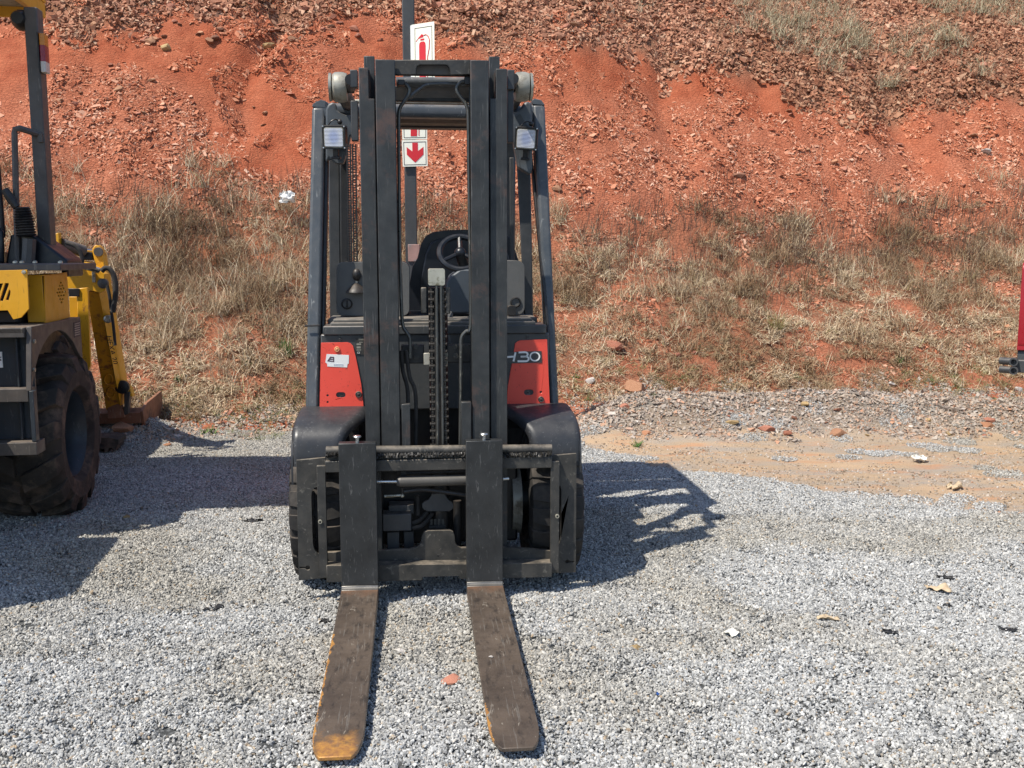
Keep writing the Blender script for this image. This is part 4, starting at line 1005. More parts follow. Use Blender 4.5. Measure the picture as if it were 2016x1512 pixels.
# cast corner brackets that carry the tilt cylinders
mb = MB(); fpoly(mb, [(641, 215), (646, 205), (655, 200), (661, 205), (663, 214), (670, 222), (680, 226), (700, 226), (700, 262), (690, 270), (683, 300), (676, 322), (660, 322), (648, 312), (641, 320)], .74, .80); mb.build('corner_bracket', M['guard'], og, .012, 3)
mb = MB(); fpoly(mb, [(1048, 205), (1040, 198), (1031, 203), (1024, 214), (1016, 220), (1000, 222), (1000, 262), (1010, 275), (1020, 330), (1045, 345), (1049, 330)], .74, .80); mb.build('corner_bracket', M['guard'], og, .012, 3)
mb = MB(); mb.hexa([F.P(1014, 230, .735), F.P(1024, 224, .735), F.P(1047, 262, .735), F.P(1040, 268, .735)], [F.P(1014, 230, .745), F.P(1024, 224, .745), F.P(1047, 262, .745), F.P(1040, 268, .745)]); mb.build('brace', M['guard_dark'], og)
# rear pillars
for (xt, xb_) in ((xL + .02, xL + .02), (xR - .08, xR - .08)):
    mb = MB(); mb.hexa([(xt, RB - .09, RZ0 + .03), (xt + .06, RB - .09, RZ0 + .03), (xb_ + .06, RB - .02, .95), (xb_, RB - .02, .95)], [(xt, RB, RZ0 + .03), (xt + .06, RB, RZ0 + .03), (xb_ + .06, RB + .07, .95), (xb_, RB + .07, .95)]); mb.build('rear_pillar', M['guard_dark'], og, .01)
mb = MB(); mb.hexa([F.P(646, 300, 1.0), F.P(668, 300, 1.0), F.P(672, 640, 1.0), F.P(650, 640, 1.0)], [F.P(646, 300, 1.06), F.P(668, 300, 1.06), F.P(672, 640, 1.06), F.P(650, 640, 1.06)]); mb.build('side_post', M['guard_dark'], og, .006)
mb = MB(); mb.hexa([F.P(669, 290, .98), F.P(683, 290, .98), F.P(686, 640, .98), F.P(673, 640, .98)], [F.P(669, 290, 1.06), F.P(683, 290, 1.06), F.P(686, 640, 1.06), F.P(673, 640, 1.06)]); mb.build('side_post', M['black'], og, .004)
mb = MB(); mb.hexa([F.P(1016, 300, 1.0), F.P(1044, 300, 1.0), F.P(1050, 640, 1.0), F.P(1033, 640, 1.0)], [F.P(1016, 300, 1.06), F.P(1044, 300, 1.06), F.P(1050, 640, 1.06), F.P(1033, 640, 1.06)]); mb.build('side_post', M['guard_dark'], og, .006)
mb = MB(); mb.hexa([F.P(1003, 310, 1.2), F.P(1012, 310, 1.2), F.P(1013, 520, 1.2), F.P(1004, 520, 1.2)], [F.P(1003, 310, 1.25), F.P(1012, 310, 1.25), F.P(1013, 520, 1.25), F.P(1004, 520, 1.25)]); mb.build('side_post', M['guard_dark'], og, .004)
# tilt cylinder end caps on the roof
def tiltcap(px, py, s):
    e = empty('tilt_cylinder', (0, 0, 0)); e.parent = lift; l = .50; p = F.P(px, py, l); r = 31 * PXM
    mb = MB(); w = .030; mb.lathe([(-w, .02), (-w, r * .86), (-w * .7, r * .97), (-.2 * w, r), (.5 * w, r * .985), (w, r * .9), (w, .02)], p, 'x', 20); mb.build('end_cap', M['cap_steel'], e, smooth=25)
    q = p + Vector((s * (w + .010), 0, 0)); mb = MB(); mb.lathe([(-.0055, .02), (-.0055, r * .93), (.0055, r * .90), (.0055, .02)], q, 'x', 32); mb.build('washer', M['dull_steel'], e)
    mb = MB(); mb.cyl(p + Vector((-s * .06, 0, 0)), p + Vector((s * .045, 0, 0)), .024, 16); mb.build('pivot_pin', M['black'], e)
    mb = MB(); mb.cyl(p, Vector((p.x - s * .02, 1.05, RZ1 - .01)), .034, 18); mb.build('cylinder_body', M['guard_dark'], e)
    mb = MB(); mb.tube([Vector((p.x - s * .055, .30, p.z)), p + Vector((-s * .045, 0, 0))], .022, 14); mb.build('cylinder_eye', M['black'], e)
tiltcap(669.5, 172, -1); tiltcap(1027, 171, 1)
# work lamps
def worklamp(px, py, hw, hh, l, tilt):
    e = empty('work_lamp', F.P(px, py, l)); e.parent = lift; e.rotation_euler = (R(8), R(tilt), R(-10 if tilt > 0 else 4))
    a, b = hw * PXM * 1.13, hh * PXM * 1.13
    mb = MB(); mb.rbox(-a, a, -.012, .03, -b, b, .010); mb.build('housing', M['black'], e, .003)
    mb = MB(); mb.hexa([(-a * .9, .03, -b * .9), (a * .9, .03, -b * .9), (a * .9, .03, b * .9), (-a * .9, .03, b * .9)], [(-a * .5, .075, -b * .5), (a * .5, .075, -b * .5), (a * .5, .075, b * .5), (-a * .5, .075, b * .5)]); mb.build('shell', M['black'], e, .006)
    mb = MB(); mb.rbox(-a * .78, a * .78, -.0155, -.010, -b * .8, b * .76, .008); mb.build('lens', M['glass'], e, .002)
    mb = MB(); mb.rbox(-a * .84, a * .84, -.0135, -.0115, -b * .86, b * .82, .009); mb.build('lens_gasket', M['cap_steel'], e)
    for sx in (-1, 1):
        for sz in (-1, 1): mb = MB(); mb.lathe([(0, .0036), (-.003, .0036), (-.004, .0003)], (sx * a * .91, -.012, sz * b * .9), 'y', 8); mb.build('screw', M['steel'], e)
    mb = MB(); mb.box(-.012, .012, .005, .03, -b - .035, -b + .004); mb.box(-.02, .02, .0, .035, -b - .045, -b - .033); mb.build('bracket', M['black'], e, .003)
    mb = MB(); mb.tube(smoothpath([(-a * .6, .02, b), (-a * .3, .02, b + .018), (a * .05, .03, b + .024), (a * .3, .05, b + .012)]), .003, 6); mb.sphere((a * .32, .04, b + .014), .012, 10, 6); mb.build('cable', M['black'], e)
worklamp(658.5, 270, 22.5, 22, .66, 1); worklamp(1036, 273, 22, 22, .66, 4)

# cab ------------------------------------------------------------------------
def seat():
    e = empty('seat', (0, 0, 0)); e.parent = lift; l = 1.42
    o = [(800, 640), (806, 560), (812, 525), (822, 508), (829, 480), (838, 465), (852, 457), (880, 453), (920, 452), (960, 453), (990, 458), (1004, 468), (1012, 485), (1020, 510), (1028, 530), (1034, 640)]
    mb = MB(); fpoly(mb, o, l, l + .12); mb.build('backrest', M['seat'], e, .035, 4, 60)
    inn = [(828, 640), (830, 545), (838, 500), (848, 478), (862, 470), (915, 466), (975, 468), (992, 480), (1002, 505), (1008, 545), (1008, 640)]
    mb = MB(); fpoly(mb, inn, l - .03, l + .02); mb.build('back_cushion', M['seat'], e, .022, 4, 60)
    za = fz(900, 612, 1.0); mb = MB(); mb.rbox(-.24, .24, .98, 1.46, za - .14, za - .02, .05, 'x'); mb.build('seat_cushion', M['seat'], e, .03, 3, 60)
seat()
hood = MB(); hood.rbox(-.47, .47, 1.12, 2.1, .55, .99, .05, 'y'); hood.build('rear_hood', M['body'], lift, .03, 3)
mb = MB(); mb.hexa([(-.55, 1.75, .26), (.55, 1.75, .26), (.55, 1.75, 1.0), (-.55, 1.75, 1.0)], [(-.46, 2.35, .34), (.46, 2.35, .34), (.46, 2.3, .95), (-.46, 2.3, .95)]); mb.build('counterweight', M['red'], lift, .06, 4, 60)
con = empty('side_console', (0, 0, 0)); con.parent = lift
def rpoly(x0, y0, x1, y1, r, n=5): return [(x0 + r - r * math.cos(R(90 * i / n)), y0 + r - r * math.sin(R(90 * i / n))) for i in range(n + 1)] + [(x1 - r + r * math.sin(R(90 * i / n)), y0 + r - r * math.cos(R(90 * i / n))) for i in range(n + 1)] + [(x1 - r + r * math.cos(R(90 * i / n)), y1 - r + r * math.sin(R(90 * i / n))) for i in range(n + 1)] + [(x0 + r - r * math.sin(R(90 * i / n)), y1 - r + r * math.cos(R(90 * i / n))) for i in range(n + 1)]
mb = MB(); fpoly(mb, rpoly(662, 516, 806, 622, 14), .80, 1.25); mb.build('console_body', M['console'], con, .014, 3)
p = F.P(683, 598, .80); mb = MB(); mb.lathe([(0, .026), (-.006, .026), (-.008, .02), (.002, .018), (.002, .0005)], p, 'y', 22); mb.build('dial', M['black'], con)
mb = MB(); mb.box(p.x - .004, p.x + .004, p.y - .008, p.y + .001, p.z - .016, p.z + .016); mb.build('dial_grip', M['black'], con, .002)
p = F.P(702, 563, .80); mb = MB(); mb.lathe([(-.02, .05), (-.012, .047), (.0, .035), (.012, .024), (.022, .010), (.024, .001)], p + Vector((0, -.01, -.01)), 'z', 18); mb.build('lever_boot', M['black'], con)
q = F.P(702, 541, .79); mb = MB(); mb.cyl(p, q, .006, 8); mb.build('lever_rod', M['steel'], con); mb = MB(); mb.sphere(q, .020, 14, 10, (1, 1, 1.45)); mb.build('lever_knob', M['black'], con)
con2 = empty('side_console', (0, 0, 0)); con2.parent = lift
mb = MB(); fpoly(mb, rpoly(955, 513, 1033, 620, 15), .80, 1.25); mb.build('console_body', M['console'], con2, .014, 3)
p = F.P(1015, 595, .80); mb = MB(); mb.lathe([(0, .026), (-.006, .026), (-.008, .02), (.002, .018), (.002, .0005)], p, 'y', 22); mb.build('dial', M['black'], con2)
mb = MB(); mb.rbox(*(lambda a, b: (a.x, b.x, .76, .80, b.z, a.z))(F.P(1000, 602, .76), F.P(1016, 621, .76)), .01); mb.build('switch_box', M['black'], con2, .005)
st = empty('steering', (0, 0, 0)); st.parent = lift
mb = MB(); c0 = F.P(906, 498, .86); Rm = Matrix.Rotation(R(-38), 3, 'X'); pts = []
n = 40; vs, fs = [], []
for i in range(n):
    a = 2 * math.pi * i / n
    for k in range(10):
        b = 2 * math.pi * k / 10; rr = .098 + .0145 * math.cos(b); v = Rm @ Vector((rr * math.cos(a), .0145 * math.sin(b), rr * math.sin(a)))
        vs.append(c0 + v)
for i in range(n):
    for k in range(10): fs.append((i * 10 + k, i * 10 + (k + 1) % 10, ((i + 1) % n) * 10 + (k + 1) % 10, ((i + 1) % n) * 10 + k))
mb.add(vs, fs); mb.build('steering_wheel', M['seat'], st)
mb = MB()
for a in (90, 210, 330): mb.tube([c0, c0 + Rm @ Vector((.098 * math.cos(R(a)), .0, .098 * math.sin(R(a))))], .011, 8)
mb.sphere(c0, .028, 14, 8); mb.build('wheel_hub', M['seat'], st)
d0 = F.P(916, 532, .90); mb = MB(); mb.cyl(c0, d0, .026, 16); mb.build('column', M['black'], st); mb = MB(); mb.lathe([(-.02, .03), (0, .034), (.01, .03)], d0, 'z', 18); mb.build('column_collar', M['cap_steel'], st)
mb = MB(); fpoly(mb, [(874, 616), (876, 575), (880, 556), (888, 543), (900, 534), (920, 530), (945, 532), (958, 545), (963, 616)], .78, 1.02); mb.build('column_cowl', M['cowl'], st, .02, 3, 60)
mb = MB(); mb.tube([F.P(884, 618, .7), F.P(872, 640, .62)], .02, 10); mb.build('pedal', M['console'], st)

# ------------------------------------------------------------------ yellow wheel loader, seen from behind on the left
LRZ = R(7.4)
L = Frame((-2.365, 5.34, 0), LRZ)
ldr = empty('wheel_loader', L.loc, LRZ)
tag(ldr, 'yellow wheel loader with a dark canopy post and a rusty bucket, at the left edge', 'loader')
def lpoly(mb, pts, l0, dy, holes=()):          # outline on a plane facing the camera side
    g = lambda q: [L.P(x, y, l0) for x, y in q]; return mb.loops(g(pts), [g(h) for h in holes], (0, dy, 0))
def lside(mb, pts, x0, dx, holes=()):          # outline on a plane facing right
    g = lambda q: [L.X(x, y, x0) for x, y in q]; return mb.loops(g(pts), [g(h) for h in holes], (dx, 0, 0))
def lbox(mb, x0, y0, x1, y1, l0, l1):
    a, b = L.P(x0, (y0 + y1) / 2, l0), L.P(x1, (y0 + y1) / 2, l0); z1, z0 = L.P((x0 + x1) / 2, y0, l0).z, L.P((x0 + x1) / 2, y1, l0).z
    return mb.box(a.x, b.x, l0, l1, z0, z1)
TR, TW = .445, .40
def bigwheel(y, x):
    return wheel(ldr, (x, y, TR), TR, TW, 14, .044, .225, 1 if x > -.8 else -1, M['rubber_brown'], M['loader_blue'], chev=True, fill=.56)
bigwheel(0, -.19); bigwheel(0, -1.36); w2 = bigwheel(1.45, -.66); bigwheel(1.45, -1.36)
# side plate with the wheel arch, right side
XS = .0
mb = MB(); arch = [(160, 704), (152, 690), (146, 676), (138, 665), (129, 655), (119, 650), (108, 652), (96, 662), (86, 678), (77, 698), (70, 724)]
lside(mb, [(62, 643), (158, 624), (163, 704)] + arch + [(66, 750), (62, 770)], XS, -.025); mb.build('fender_plate', M['loader_grey'], ldr, .003)
yr = L.X(62, 700, XS).y
# arch hood over the wheel
za = L.X(158, 624, XS).z
ye = L.X(158, 626, XS).y
mb = MB(); mb.box(-.44, -.026, yr, ye, za - .03, za); mb.build('fender_top', M['loader_grey'], ldr, .004)
mb = MB(); mb.box(-.46, -.44, yr, ye, .5, za - .031); mb.build('fender_inner', M['black'], ldr)
for x, y in ((66.5, 672), (66, 728)):
    p = L.X(x, y, XS); mb = MB(); mb.lathe([(0, .011), (.008, .011), (.01, .0005)], p, 'x', 6); mb.build('bolt', M['dull_steel'], ldr)
p = L.X(152, 655, XS); dpl = empty('data_plate', (0, 0, 0)); dpl.parent = ldr
M['grey_print'] = paint('grey_print', (.3, .27, .24), .5, 0, .1, bmp=0)
mb = MB(); lside(mb, [(145, 635), (158, 631), (158.5, 661), (146.5, 665)], .0012, .001); mb.build('plate', M['ink'], dpl)
mb = MB()
for k in range(6):
    y = 637 + k * 4.4; lside(mb, [(146.5, y + (0 if k % 2 else .3)), (157, y - 2.6), (157.2, y - .6), (146.7, y + 2)], .0026, .0008)
mb.build('print_lines', M['grey_print'], dpl)
# stepped steel box behind the wheel
step = empty('step_box', (0, 0, 0)); step.parent = ldr
XF = -1.55
zt_, zb_ = L.P(62, 643, yr).z, L.P(62, 893, yr).z
xf_ = lambda px, py: L.P(px, py, yr).x
z_ = lambda py: L.P(30, py, yr).z
mb = MB(); mb.box(XF, -.027, yr, yr + .11, z_(665), z_(647)); mb.build('top_bar', M['loader_grey'], step, .003)
mb = MB(); mb.box(XF, -.027, yr + .002, yr + .11, z_(792), z_(766)); mb.build('step_tread', M['loader_grey'], step, .003)
mb = MB(); mb.box(XF, -.002, yr - .001, yr + .12, z_(897), z_(872)); mb.build('step_tread', M['loader_grey'], step, .003)
mb = MB(); mb.box(-.024, -.004, yr + .004, yr + .05, z_(871), z_(771)); mb.build('box_side', M['loader_blue'], step, .002)
mb = MB(); mb.box(XF, -.026, yr + .10, yr + .115, z_(871), z_(666)); mb.build('box_back', M['loader_blue'], step)
mb = MB(); mb.box(xf_(23, 720), xf_(27, 720), yr + .06, yr + .098, z_(765), z_(668)); mb.build('rib', M['loader_blue'], step, .002)
mb = MB(); mb.box(xf_(23, 720), xf_(27, 720), yr + .06, yr + .098, z_(870), z_(794)); mb.build('rib', M['loader_blue'], step, .002)
mb = MB(); q0, q1 = L.P(-20, 693, yr + .09), L.P(5, 724, yr + .09); mb.box(q0.x, q1.x, yr + .094, yr + .0985, q1.z, q0.z); mb.build('sticker', M['white'], step)
mb = MB()
for y in (703, 707.5, 709): q0, q1 = L.P(-16, y, yr + .09), L.P(2, y + 1.2, yr + .09); mb.box(q0.x, q1.x, yr + .092, yr + .0938, q1.z, q0.z)
mb.build('print_lines', M['ink'], step)
# yellow engine cover
hx = -.03; yb = L.X(88, 590, hx).y
mb = MB(); a_, b_, c_, d_ = [L.X(x, y, hx) for x, y in ((88, 542), (132, 536), (137, 625), (90, 637))]
wd = L.P(52, 590, yb).x
holes = []
rows = ((556.5, 1), (562.5, 2), (568.5, 3), (575, 4), (582, 3), (589, 2), (595, 1))
for (y, n) in rows:
    for k in range(n): holes.append(ring(120 + (y - 556) * .03 + (k - (n - 1) / 2) * 5.0, y - (k - (n - 1) / 2) * .6, 1.9, 2.3, 6))
lside(mb, [(88, 542), (132, 536), (137, 625), (90, 637)], hx, -.006, holes); mb.build('cover_side', M['yellow'], ldr)
mb = MB(); mb.box(wd, hx - .0065, yb + .001, yb + .007, c_.z, a_.z); mb.build('cover_rear', M['yellow'], ldr, .004)
mb = MB(); mb.box(wd + .002, hx - .02, yb + .04, b_.y - .01, c_.z + .004, a_.z - .006); mb.build('cover_core', M['hole'], ldr)
mb = MB(); mb.box(wd, hx, yb, b_.y, a_.z - .004, a_.z + .004); mb.build('cover_top', M['yellow'], ldr, .003)
# slotted rear panel
l = yb - .16
slots = [[(-14, 592), (-3, 558), (6, 558), (-6, 592)], [(-1, 592), (10, 557.5), (17, 557.5), (17, 561), (5.5, 593)], [(11, 590), (18, 570), (20.5, 573), (20, 580), (16.5, 592)]]
mb = MB(); lpoly(mb, [(-150, 536), (53, 531), (57, 608), (42, 625), (26, 629), (15, 611), (-150, 616)], l, .012, slots); mb.build('slotted_panel', M['yellow'], ldr, .002)
mb = MB(); lpoly(mb, [(-150, 540), (48, 535), (50, 606), (-150, 610)], l + .03, .02); mb.build('panel_back', M['hole'], ldr)
p = L.P(47, 535.5, l); mb = MB(); mb.lathe([(0, .010), (-.006, .010), (-.008, .0005)], p, 'y', 12); mb.build('panel_bolt', M['dull_steel'], ldr)
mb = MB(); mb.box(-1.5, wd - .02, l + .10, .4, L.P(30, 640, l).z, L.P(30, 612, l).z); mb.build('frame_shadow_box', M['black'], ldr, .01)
# cab floor frame
mb = MB(); lbox(mb, -150, 520, 119, 533, yb - .12, yb + .5); mb.build('platform', M['loader_grey'], ldr, .004)
for x in (30, 43, 69, 119):
    p = L.P(x, 518, yb - .1); mb = MB(); mb.lathe([(0, .012), (.008, .011), (.012, .006), (.013, .0005)], p, 'z', 10); mb.build('bolt', M['dull_steel'], ldr)
# bodies under the cab and the middle frame
mb = MB(); mb.box(-1.1, -.50, -.6, 2.0, .35, 1.0); mb.build('frame', M['black'], ldr, .02)
zseat = L.P(30, 452, .1).z
mb = MB(); mb.rbox(-1.1, -.42, -.15, .35, 1.2, zseat - .12, .05, 'x'); mb.build('seat_cushion', M['seat'], ldr, .03, 3, 60)
mb = MB(); mb.hexa([L.P(-120, 520, .0), L.P(8, 520, .0), L.P(8, 452, .0), L.P(-120, 440, .0)], [L.P(-120, 520, .15), L.P(12, 520, .15), L.P(6, 445, .15), L.P(-120, 435, .15)]); mb.build('seat_base', M['seat'], ldr, .02, 3)
mb = MB(); mb.hexa([L.P(-60, 470, .05), L.P(12, 470, .05), L.P(0, 318, .05), L.P(-60, 318, .05)], [L.P(-60, 470, .13), L.P(12, 470, .13), L.P(1, 318, .13), L.P(-60, 318, .13)]); mb.build('seat_back', M['seat'], ldr, .02, 3)
mb = MB(); lpoly(mb, [(10, 520), (20, 462), (62, 462), (92, 482), (132, 512), (135, 545), (122, 545), (118, 520)], .05, .28); mb.build('cowl', M['seat'], ldr, .012, 3)
# lever with its bellows
lev = empty('control_lever', (0, 0, 0)); lev.parent = ldr
prof = []
a_, b_ = L.P(52, 465, .0), L.P(44, 408, .0)
mb = MB(); pts, rs = [], []
for i in range(23):
    pts.append(a_.lerp(b_, i / 22)); rs.append((.052 if i % 2 else .042) * (1 - .25 * (i / 22) ** 3))
mb.tube(pts, rs, 16); mb.build('bellows', M['black'], lev, smooth=20)
mb = MB(); mb.tube([L.P(58, 470, .0), L.P(55, 520, .0)], .035, 8); mb.build('lever_base', M['loader_grey'], lev)
mb = MB(); mb.tube([L.P(33, 408, .0), L.P(24, 395, .0), L.P(9, 373, .0)], [.018, .024, .02], 10); mb.build('grip', M['black'], lev)
# posts and canopy
yp = .16
pb, pt = L.P(89, 478, yp), L.P(66, 24, yp); cx_ = (pb.x + pt.x) / 2; s_ = .034
mb = MB(); mb.box(cx_ - s_, cx_ + s_, yp - s_, yp + s_ + .03, pb.z - .1, pt.z + .02); mb.build('canopy_post', M['loader_grey'], ldr, .006)
mb = MB(); mb.box(-1.5 - s_, -1.5 + s_, yp - s_, yp + s_, pb.z - .1, pt.z + .02); mb.build('canopy_post', M['loader_grey'], ldr, .006)
can = empty('canopy', (0, 0, 0)); can.parent = ldr
CY0, CY1 = -.92, .55
p = L.P(91, 37, CY1)
mb = MB(); mb.box(p.x - .03, p.x, CY0, CY1, p.z, p.z + .085); mb.build('edge_beam', M['yellow'], can, .006)
mb = MB(); mb.box(-1.65, p.x - .031, CY1 - .03, CY1, p.z, p.z + .085); mb.build('edge_beam', M['yellow'], can, .006)
mb = MB(); mb.box(-1.65, p.x - .031, CY0, CY1 - .032, p.z + .055, p.z + .07); mb.build('roof_sheet', M['cap_steel'], can)
mb = MB(); mb.box(-1.65, p.x + .002, CY0, CY1 + .002, p.z + .0855, p.z + .10); mb.build('roof_top', M['yellow'], can)
mb = MB(); q = L.P(40, 39, yp); mb.lathe([(-.05, .001), (-.05, .03), (-.02, .045), (.03, .052), (.035, .001)], q, 'y', 20); mb.box(q.x - .01, cx_ - s_ + .004, q.y - .01, q.y + .01, q.z + .03, q.z + .05); mb.build('roof_lamp', M['black'], ldr)
rail_ = MB(); yr2 = yp - .12
g0, g1, g2 = L.P(35, 521, yr2), L.P(28.5, 262, yr2), L.P(34, 254, yr2)
rail_.tube([g0, g1, g1 + Vector((.004, 0, .018)), g2 + Vector((.012, 0, .004)), L.P(78, 265, yp - .03)], .0165, 8); rail_.build('grab_rail', M['loader_grey'], ldr)
mb = MB(); lbox(mb, 74, 262, 83, 280, yp - .05, yp - .03); mb.build('rail_bracket', M['loader_grey'], ldr, .002)
tl = empty('tail_lamp', (0, 0, 0)); tl.parent = ldr
for (y0, y1, mt, nm, xo) in ((67, 90, 'amber', 'amber_lens', 0), (90, 122, 'lens_red', 'red_lens', 1), (122, 143, 'lens_white', 'clear_lens', 2.5)):
    mb = MB(); a_, b_ = L.P(74 + xo, y0, yp - .03), L.P(84 + xo, y1, yp - .03); xx = cx_ + s_ + .006; mb.rbox(xx, xx + .028, yp - .055, yp + .02, b_.z, a_.z, .008, 'z'); mb.build(nm, M[mt], tl, .003)
a_, b_ = L.P(74, 65, yp - .03), L.P(74, 143, yp - .03); mb = MB(); mb.box(cx_ + s_ - .001, cx_ + s_ + .0055, yp - .06, yp + .025, b_.z, a_.z); mb.build('lamp_backing', M['black'], tl)
# front frame and loader arm
LA = 1.45
mb = MB(); lpoly(mb, [(150, 568), (172, 566), (178, 720), (170, 740), (158, 720)], LA - .35, .03); mb.build('front_column', M['yellow'], ldr, .004)
mb = MB(); lpoly(mb, [(134, 568), (156, 568), (156, 584), (136, 584)], LA - .36, .02); mb.build('hinge_plate', M['black'], ldr, .003)
mb = MB(); lpoly(mb, [(136, 584), (156, 584), (158, 640), (138, 640)], LA - .30, .03); mb.build('front_frame', M['yellow'], ldr, .003)
arm = empty('loader_arm', (0, 0, 0)); arm.parent = ldr
mb = MB(); lpoly(mb, [(132, 514), (150, 512), (172, 517), (190, 527), (206, 540), (207, 572), (196, 577), (178, 572), (132, 568)], LA, .16); mb.build('upper_boom', M['yellow'], arm, .005)
def lean(name, q, mat, dep, la, lb, par=arm, bev=.004):      # q: top-left, top-right, bottom-right, bottom-left pixels
    A = [L.P(*q[0], la), L.P(*q[1], la), L.P(*q[2], lb), L.P(*q[3], lb)]; k = Vector((0, dep, 0)); mb = MB(); mb.hexa(A, [v + k for v in A]); return mb.build(name, mat, par, bev)
lb_ = LA + .62
lean('lower_boom', ((169, 573), (197, 576), (238, 796), (209, 808)), M['yellow_rust'], .10, LA + .05, lb_)
lean('boom_flange', ((193, 570), (207, 560), (243, 770), (237, 800)), M['yellow'], .16, LA + .03, lb_ - .01)
# raised lettering frame on the flange and embossed rings on the boom
mid = (L.P(224, 700, LA + .37) + L.P(230, 735, LA + .44)) / 2
T_ = L.P(208.5, 640, LA + .195); B_ = L.P(231.5, 735, LA + .465); dv = (T_ - B_).normalized(); nv = Vector((0, -1, -.35)); nv = (nv - dv * nv.dot(dv)).normalized(); uv = nv.cross(-dv)
Mt = Matrix((( *(-dv), 0), (*(nv.cross(-dv)), 0), (*nv, 0), (0, 0, 0, 1))).transposed(); Mt.translation = (T_ + B_) / 2 + nv * .004
text_mesh('HEXA 20', .052, 'lettering', M['ink'], arm, Mt, wx=1.35)
def on_boom(u, v):      # point on the lower boom's rear face
    A, B, C, D = [L.P(x, y, q) for x, y, q in ((169, 573, LA + .05), (197, 576, LA + .05), (238, 796, lb_), (209, 808, lb_))]
    p = A.lerp(B, u).lerp(D.lerp(C, u), v); return p + Vector((0, -.004, 0))
for vc in (.74, .86):
    mb = MB(); pts = [on_boom(.5 + .28 * math.cos(R(a)), vc + .045 * math.sin(R(a))) for a in range(0, 361, 24)]; mb.tube(pts, .004, 6, False); mb.build('embossed_ring', M['yellow_rust'], arm)
mb = MB(); mb.tube([on_boom(.15, .655), on_boom(.85, .65)], .004, 6); mb.build('weld_bead', M['yellow_rust'], arm)
for (x, y, r, m_) in ((203, 558, .034, 'loader_grey'), (213, 628, .028, 'dull_steel'), (241, 762, .05, 'black')):
    l_ = LA + .0 if y < 600 else (LA + .15 if y < 700 else lb_ - .08); p = L.P(x, y, l_); mb = MB(); mb.lathe([(-.02, .001), (-.02, r * .6), (-.012, r), (.02, r), (.05, r * .6)], p, 'y', 18); mb.build('pivot_pin', M[m_], arm)
mb = MB(); lpoly(mb, [(236, 756), (250, 757), (257, 766), (261, 782), (250, 776), (242, 772)], lb_ - .03, .08); mb.build('tilt_lever', M['yellow'], arm, .004)
lean('bucket_link', ((244, 772), (256, 772), (252, 815), (244, 818)), M['loader_grey'], .06, lb_ - .05, lb_)
lean('tow_bracket', ((100, 462), (115, 458), (118, 500), (102, 505)), M['yellow'], .06, LA - .1, LA - .1)
a_, b_ = L.P(119, 481, LA - .05), L.P(163, 494, LA + .1); mb = MB(); mb.cyl(a_, b_, .042, 18); mb.build('boom_cylinder', M['loader_grey'], arm)
mb = MB(); mb.cyl(b_, L.P(186, 498, LA + .18), .022, 14); mb.build('cylinder_rod', M['steel'], arm)
mb = MB(); mb.box(*(lambda p, q: (p.x, q.x, p.y, p.y + .06, q.z, p.z))(L.P(163, 497, LA + .1), L.P(182, 512, LA + .1))); mb.build('rod_clevis', M['black'], arm, .006)
mb = MB(); lpoly(mb, [(181, 492), (185, 484), (190, 482), (196, 487), (203, 500), (209, 545), (197, 548), (188, 530), (185, 510)], LA + .10, .10); mb.build('yoke', M['yellow'], arm, .006)
p = L.P(194, 496, LA + .1); mb = MB(); mb.lathe([(-.012, .001), (-.012, .03), (.0, .032)], p, 'y', 16); mb.build('yoke_pin', M['loader_grey'], arm)
def hose(pts, r, l_): mb = MB(); mb.tube(smoothpath([L.P(x, y, l_) for x, y in pts], 6), r, 10); return mb.build('hose', M['rubber'], arm)
hose([(200, 534), (207, 528), (216, 530), (224, 543), (228, 565), (226, 590), (222, 615)], .017, LA - .05)
hose([(211, 562), (216, 585), (219, 610)], .011, LA - .03); hose([(219, 612), (223, 640), (227, 680)], .010, LA + .1)
hose([(130, 478), (150, 486), (161, 505), (158, 525), (138, 536), (130, 535)], .013, LA - .2); hose([(136, 506), (160, 521), (196, 533)], .012, LA - .12)
mb = MB(); mb.cyl(L.P(160, 523, LA - .04), L.P(196, 533, LA - .04), .020, 12); mb.build('oil_pipe', M['steel'], arm); mb = MB(); lbox(mb, 181, 535, 187, 556, LA - .02, LA); mb.build('pipe_clip', M['dull_steel'], arm, .003)
# bucket
bk = empty('bucket', (0, 0, 0)); bk.parent = ldr
by0 = lb_ + .05; xa_, xb_ = -1.75, L.P(276, 812, by0).x
prof = [(0, 0), (0, .30)]
zt_ = L.P(240, 808, by0).z
sec = [(by0 + .06, zt_ - .10), (by0, zt_ - .075), (by0 - .01, zt_ - .02), (by0 + .03, zt_ + .01), (by0 + .10, zt_ + .005)]
sec2 = [(by0 + .10, zt_ + .005), (by0 + .03, zt_ + .01), (by0 - .01, zt_ - .02), (by0, zt_ - .10), (by0 + .05, .14), (by0 + .16, .06), (by0 + .65, .05), (by0 + .65, .065), (by0 + .17, .075), (by0 + .07, .15), (by0 + .02, zt_ - .10), (by0 + .01, zt_ - .02), (by0 + .05, zt_ - .01), (by0 + .10, zt_ - .012)]
mb = MB(); mb.loops([(xa_, y, z) for y, z in sec2], [], (xb_ - xa_, 0, 0)); mb.build('shell', M['rust'], bk, smooth=40)
for x in (xa_, xb_):
    mb = MB(); mb.loops([(x, y, z) for y, z in ((by0 - .005, zt_ - .01), (by0 + .14, zt_ + .035), (by0 + .66, .30), (by0 + .68, .045), (by0 + .1, .045), (by0 + .02, .14))], [], (.022, 0, 0)); mb.build('side_plate', M['rust'], bk, .003)
mb = MB(); lpoly(mb, [(210, 790), (216, 786), (240, 800), (246, 822), (212, 826)], by0 - .06, .05); mb.build('hinge_lug', M['rust'], bk, .004)
